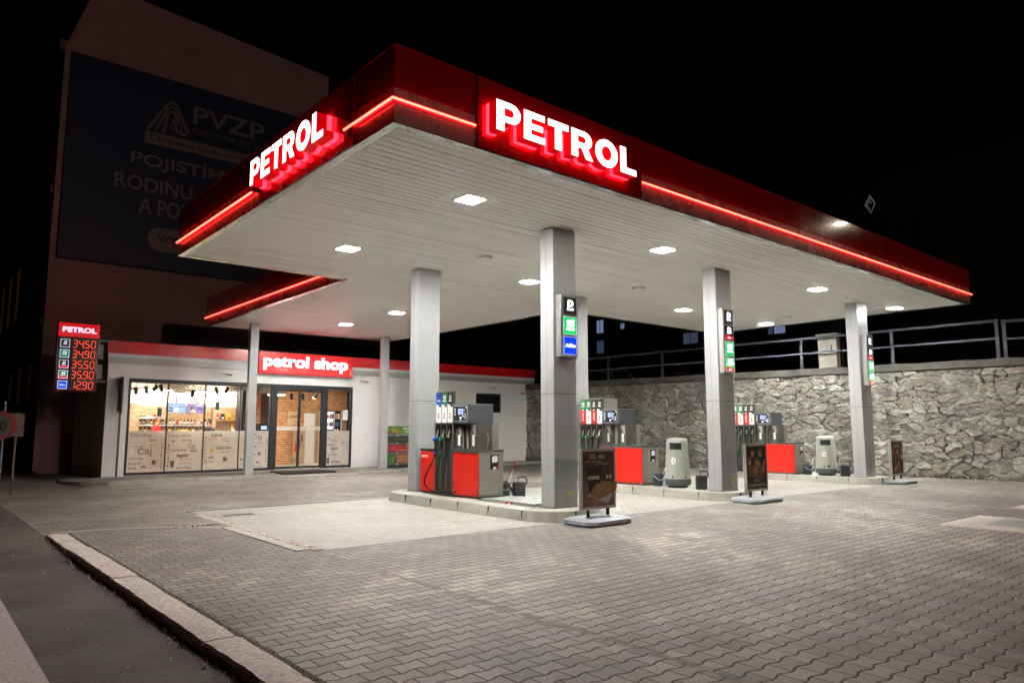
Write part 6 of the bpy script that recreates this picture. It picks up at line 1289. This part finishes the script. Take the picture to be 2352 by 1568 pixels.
# ------------------------------------------------------------------ stone retaining wall
WA = Vector((20.73, 16.26)); WD = Vector((.1238, -.9923)); WN = Vector((WD.y, -WD.x))   # WN points to -x (towards forecourt)
def wp(s, z, o=0.): q = WA + WD*s + WN*o; return (q.x, q.y, z)
rw = thing('stone_wall', 'high rubble stone retaining wall with concrete coping on the right', 'wall', wp(9, -.1))
def stone_field():
    s0, s1, z0, z1 = -4.6, 27., -.15, 3.62; dx = .032
    nx = int((s1-s0)/dx); nz = int((z1-z0)/dx); s = np.linspace(s0, s1, nx); z = np.linspace(z0, z1, nz); Sg, Z = np.meshgrid(s, z)
    rng = np.random.default_rng(5)
    def vn(x, y, f, seed):
        r = np.random.default_rng(seed).random((256, 256)); x = x*f; y = y*f; i = np.floor(x).astype(int); j = np.floor(y).astype(int); u = x-i; v = y-j; u = u*u*(3-2*u); v = v*v*(3-2*v)
        g = lambda a, b: r[a % 256, b % 256]
        return (g(i, j)*(1-u)+g(i+1, j)*u)*(1-v) + (g(i, j+1)*(1-u)+g(i+1, j+1)*u)*v
    wx = (vn(Sg, Z, 2.2, 1)-.5)*.26 + (vn(Sg, Z, 7, 2)-.5)*.07; wz = (vn(Sg, Z, 2.5, 3)-.5)*.22 + (vn(Sg, Z, 8, 4)-.5)*.06
    cs, cz = .42, .22; X_ = (Sg+wx)/cs; Y_ = (Z+wz)/cz; X_ = X_ + .5*(np.floor(Y_) % 2)*0
    I = np.floor(X_).astype(int); J = np.floor(Y_).astype(int)
    px = rng.random((512, 512)); py = rng.random((512, 512)); pr = rng.random((512, 512)); t1 = rng.random((512, 512))-.5; t2 = rng.random((512, 512))-.5; pk = rng.random((512, 512)) > .18
    F1 = np.full(X_.shape, 9.); F2 = np.full(X_.shape, 9.); ID = np.zeros(X_.shape, int); DX = np.zeros(X_.shape); DZ = np.zeros(X_.shape)
    for di in range(-2, 3):
        for dj in range(-2, 3):
            a = (I+di) % 512; c = (J+dj) % 512; ddx = (I+di+px[a, c]) - X_; ddz = (J+dj+py[a, c]) - Y_
            dd = np.sqrt((ddx)**2 + (ddz)**2) + np.where(pk[a, c], 0, .75)
            n1 = dd < F1; F2 = np.where(n1, F1, np.minimum(F2, dd)); ID = np.where(n1, a*512+c, ID); DX = np.where(n1, ddx, DX); DZ = np.where(n1, ddz, DZ); F1 = np.where(n1, dd, F1)
    e = F2-F1; prr = pr.ravel()[ID]; edge = np.clip(e/.11, 0, 1); edge = edge*edge*(3-2*edge)
    morta = (vn(Sg, Z, .9, 8) > .66).astype(float) * (1-edge)
    tilt = t1.ravel()[ID]*DX*.07 + t2.ravel()[ID]*DZ*.09
    off = edge*(.06 + prr*.075) + tilt*edge + (vn(Sg, Z, 5, 6)-.5)*.03 + (vn(Sg*.5, Z*3, 12, 7)-.5)*.04 + morta*.03
    bulge = np.exp(-((Sg-17)/2.2)**2) * np.clip(1.0-Z, 0, 1)*.22 + np.clip(.45-Z, 0, 1)*.35*vn(Sg, Z, 1.1, 9)
    off += bulge
    P = np.empty((nz*nx, 3)); S_ = Sg.ravel(); O = off.ravel(); P[:, 0] = WA.x + WD.x*S_ + WN.x*O; P[:, 1] = WA.y + WD.y*S_ + WN.y*O; P[:, 2] = Z.ravel()
    idx = np.arange(nz*nx).reshape(nz, nx); a = idx[:-1, :-1].ravel(); b_ = idx[:-1, 1:].ravel(); c = idx[1:, 1:].ravel(); d_ = idx[1:, :-1].ravel()
    F = np.stack([a, b_, c, d_], 1); me = bpy.data.meshes.new('stone_face'); me.vertices.add(len(P)); me.vertices.foreach_set('co', (P - np.array(rw.location)).ravel())
    me.loops.add(F.size); me.loops.foreach_set('vertex_index', F.ravel().astype(np.int32)); me.polygons.add(len(F)); me.polygons.foreach_set('loop_start', np.arange(0, F.size, 4, dtype=np.int32))
    me.update(); me.validate(); at = me.attributes.new('stone', 'FLOAT_VECTOR', 'POINT'); at.data.foreach_set('vector', np.stack([prr.ravel(), edge.ravel(), morta.ravel()], 1).astype(np.float32).ravel())
    me.polygons.foreach_set('use_smooth', [True]*len(F)); me.materials.append(M['stone']); o = bpy.data.objects.new('stone_face', me); COL.objects.link(o); o.parent = rw; ROOT[o.name] = Vector(rw.location); return o
stone_field()
def wbox(b, s0, s1, z0, z1, o0, o1, m):
    vs = [wp(s, z, o) for z in (z0, z1) for (s, o) in ((s0, o0), (s1, o0), (s1, o1), (s0, o1))]
    b.add(vs, [(0, 1, 2, 3), (7, 6, 5, 4), (0, 4, 5, 1), (1, 5, 6, 2), (2, 6, 7, 3), (3, 7, 4, 0)], m)
b = MB(); wbox(b, -4.6, 27, -.2, 3.6, -.7, -.10, 'dark'); b.build('wall_core', rw)
b = MB(); nS = 160; rc = random.Random(8); vs = []
for i in range(nS+1):
    s = -4.6 + 31.6*i/nS; j = lambda a: rc.uniform(-a, a)
    for (o, z) in ((.02, 3.55), (.05, 3.60), (.06 + j(.008), 3.635), (.16 + j(.01), 3.66 + j(.006)), (.165 + j(.012), 3.88 + j(.012)), (.14, 3.905 + j(.01)), (-.35, 3.93)): vs.append(wp(s, z, o))
b.add(vs, [(i*7+k, i*7+k+1, (i+1)*7+k+1, (i+1)*7+k) for i in range(nS) for k in range(6)], 'coping'); b.build('coping', rw)
b = MB(); px, py, pz = wp(15.40, .66, .10); mt = Matrix(((WD.x, 0, WN.x, px), (WD.y, 0, WN.y, py), (0, 1, 0, pz), (0, 0, 0, 1)))
b.lathe([(.15, -.1), (.15, .10), (.12, .10), (.12, -.1)], 'coping', (0, 0, 0), 20, mtx=mt); b.cyl((0, 0, -.08), .12, .03, 'black', mtx=mt); b.build('drain_pipe', rw)
b = MB(); rm = random.Random(9)
for i in range(1500):
    s = rm.uniform(6, 25); o = .12 + abs(rm.gauss(0, .10)); l = rm.uniform(.02, .06); a = rm.uniform(0, 6.28); z = max(0, .16 - o*.5)*rm.random()
    q = wp(s, z, o + .1); b.add([q, (q[0]+l*math.cos(a), q[1]+l*math.sin(a), q[2]+.005), (q[0]+l*.4, q[1]+l*.3, q[2]+l*.8)], [(0, 1, 2)], rm.choice(['moss', 'moss', 'leafy', 'kerb_stone']))
b.build('ground_cover', kind='stuff', label='dark moss and leaf litter along the foot of the stone wall', cat='ground cover')
# upper road
b = MB(); b.add([wp(-6, 3.2, -.3), wp(40, 3.2, -.3), wp(40, 3.2, -14), wp(-20, 3.2, -14)], [(3, 2, 1, 0)], 'asphalt'); b.build('upper_road', kind='structure')
# railing
posts = [.98, 3.88, 6.98, 10.05, 13.28, 16.44, 16.64, 19.8]
for k, (s0, s1) in enumerate(((-2.0, 16.50), (16.58, 23.0))):
    t = thing('railing', 'grey steel railing along the coping, long left run' if k == 0 else 'grey steel railing on the coping, run leaving the right edge', 'railing', wp((s0+s1)/2, 3.9, -.05), 'steel railings on the retaining wall')
    for z, h in ((5.08, .045), (4.50, .035)):
        b = MB(); z1_ = z + .035*(s1/16 if k == 0 else 1.2); z0_ = z - .12*(1 if k == 0 else -.3)
        vs = []
        for s, zz in ((s0, z0_), (s1, z1_+.05)): vs += [wp(s, zz-h, -.02), wp(s, zz-h, -.07), wp(s, zz+h, -.07), wp(s, zz+h, -.02)]
        b.add(vs, [(0, 1, 5, 4), (1, 2, 6, 5), (2, 3, 7, 6), (3, 0, 4, 7), (3, 2, 1, 0), (4, 5, 6, 7)], 'railing_paint'); b.build('rail', t)
    for s in posts:
        if s0 < s < s1 and (s < 16.55) == (k == 0): b = MB(); wbox(b, s-.05, s+.05, 3.85, 5.0 + .011*s, -.075, -.015, 'railing_paint'); wbox(b, s-.09, s+.09, 3.91, 3.94, -.12, .02, 'railing_paint'); b.build('post', t)
t = thing('junction_cabinet', 'pale electrical junction cabinet behind the railing', 'cabinet', wp(10.95, 3.9, -.5)); b = MB(); wbox(b, 10.62, 11.30, 3.2, 5.18, -.62, -.25, 'cabinet'); b.build('housing', t); b = MB(); wbox(b, 10.56, 11.36, 5.18, 5.25, -.68, -.19, 'cabinet'); b.build('lid', t); b = MB(); wbox(b, 10.66, 10.98, 4.4, 5.1, -.25, -.235, 'cabinet'); wbox(b, 11.1, 11.13, 4.6, 4.8, -.25, -.22, 'black'); b.build('door', t)
b = MB(); wbox(b, 11.0, 11.22, 3.2, 9.5, -1.3, -1.1, 'darkbld'); b.build('utility_pole', label='dark square pole rising behind the junction cabinet', cat='pole')
# cars on the upper road
def car(cx, cy, ang, body, lab, dark):
    t = thing('parked_car', lab, 'car', (cx, cy, 3.2), 'cars parked on the upper road'); Mx = Matrix.Translation((cx, cy, 3.2)) @ Matrix.Rotation(ang, 4, 'Z') @ Matrix(((1, 0, 0, 0), (0, 0, -1, .85), (0, 1, 0, 0), (0, 0, 0, 1)))
    b = MB(); low = [(-2.1, .25), (2.1, .25), (2.15, .6), (2.0, .85), (1.1, .98), (-1.9, .98), (-2.12, .8)]; b.prism(low, 0, 1.7, body, Mx); top = [(-1.85, .98), (1.1, .98), (.45, 1.42), (-1.4, 1.45), (-1.75, 1.25)]; cx_ = 0
    b.prism(top, .12, 1.58, 'glassdark', Mx); b.prism([(-1.4, 1.45), (.45, 1.42), (.3, 1.48), (-1.2, 1.51)], .14, 1.56, body, Mx)
    for p0, p1 in (((1.1, .98), (.45, 1.42)), ((-1.8, .98), (-1.45, 1.43)), ((-.35, .98), (-.4, 1.45))):
        for zz in (.10, 1.60): b.tube([(p0[0], p0[1], zz), (p1[0], p1[1], zz)], .035, body, 5, Mx)
    b.build('body', t)
    for px in (-1.35, 1.35):
        for zz in (.0, 1.52): b = MB(); b.cyl((px, .31, zz), .31, .18, 'rubber', n=20, mtx=Mx); w = b.build('wheel', t); b = MB(); b.cyl((px, .31, zz-.005), .19, .19, 'alu', n=14, mtx=Mx); b.build('rim', w)
    for zz in (.25, 1.35): b = MB(); b.box((2.08, .62, zz), (2.16, .76, zz+.22), 'white', Mx); b.build('headlight', t)
M['car_silver'] = pm('car_silver', (.10, .09, .085), .3, .6); M['car_dark'] = pm('car_dark', (.015, .015, .018), .2, .4)
car(25.3, 18.0, -PI/2 + .12, 'car_silver', 'silver hatchback behind the railing, left of the two parked cars', 0)
car(25.6, 14.6, -PI/2 + .12, 'car_dark', 'dark low car behind the railing, right of the silver one', 1)
# far buildings
fb = thing('apartment_block', 'dark apartment block across the upper road with a few windows glowing as painted reflections', 'apartment block', (50, 30, 0))
b = MB(); b.box((45, 24, 0), (55, 60, 14), 'darkbld'); b.box((45, 60, 0), (55, 90, 22), 'darkbld'); b.build('wall', fb); b = MB(); b.box((44.8, 23.8, 14), (55, 60, 14.4), 'dark'); b.build('roof', fb)
for (ya, yb, za, zb, m) in ((37.5, 38.3, 10.5, 11.7, 'winblue'), (37.5, 38.3, 8.6, 9.75, 'winblue2'), (34.95, 35.35, 10.6, 11.1, 'winblue'), (27.1, 28.5, 8.6, 9.5, 'winblue2'), (41, 42, 8.6, 9.7, 'glassdark'), (31, 32, 8.6, 9.7, 'glassdark')):  # blue panes emit the reflections they would show
    b = MB(); b.box((44.9, ya-.06, za-.06), (44.99, yb+.06, zb+.06), 'dark'); w = b.build('window', fb); b = MB(); b.box((44.86, ya, za), (44.9, yb, zb), m)
    b.box((44.84, (ya+yb)/2-.02, za), (44.86, (ya+yb)/2+.02, zb), 'dark'); b.build('pane', w)
gh = thing('garage_hall', 'black hall beyond the upper road, only its diamond emblem faintly visible', 'hall', (50, 12, 0))
b = MB(); b.box((45.2, -30, 0), (60, 23.6, 19), 'darkbld'); b.build('wall', gh)
b = MB(); b.box((45.05, 19.6, 8.7), (45.2, 20.4, 9.2), 'winblue'); b.box((45.05, 20.6, 8.7), (45.2, 20.9, 9.2), 'winblue2'); b.build('window', gh)  # reflections in the hall panes, painted as blue emission
b = MB(); M['emblem'] = em('emblem', (.5, .5, .5), .16, (.3, .3, .3)); q = [(45.1, 12.93, 17.5), (45.1, 13.25, 16.88), (45.1, 12.93, 16.25), (45.1, 12.61, 16.88), (45.1, 12.93, 17.5)]
b.tube(q, .035, 'emblem', 4); q2 = [(45.1, 12.93, 17.28), (45.1, 13.13, 16.88), (45.1, 12.95, 16.5)]; b.tube(q2, .03, 'emblem', 4); b.tube([(45.1, 12.85, 16.95), (45.1, 12.93, 17.1)], .03, 'emblem', 4)
b.build('diamond_emblem', label='faint outlined diamond emblem high on the black hall', cat='emblem')
# street lamp across the upper road (mirrored in the canopy fascia)
t = thing('street_lamp', 'street lamp off to the right, mirrored in the red canopy fascia', 'street lamp', (19.5, -7.0, 0))
b = MB(); b.tube([(19.5, -7.0, 0), (19.5, -7.0, 8.0), (19.4, -6.0, 8.55), (19.25, -3.3, 8.6)], [.09, .07, .05, .04], 'rail', 8); b.build('pole', t)
b = MB(); b.box((19.05, -3.5, 8.52), (19.40, -2.8, 8.62), 'rail', bev=.02); hd = b.build('lamp_head', t); b = MB(); b.box((19.10, -3.4, 8.50), (19.35, -2.9, 8.518), 'lamp_head'); b.build('lamp_lens', hd)

t['group'] = 'street lamps along the road'
t = thing('street_lamp', 'added unseen globe lamp behind the viewpoint, lighting the gable wall', 'street lamp', (4.5, -27.0, 0), 'street lamps along the road')  # added lamp out of view, gives the gable wall its dim light
b = MB(); b.tube([(4.5, -27, 0), (4.5, -27, 9.0)], [.10, .06], 'rail', 8); b.cyl((4.5, -27, 8.95), .14, .08, 'rail'); b.build('pole', t)
b = MB(); b.ball((4.5, -27, 9.3), .27, 'globe', n=16, k=10); b.build('globe', t)
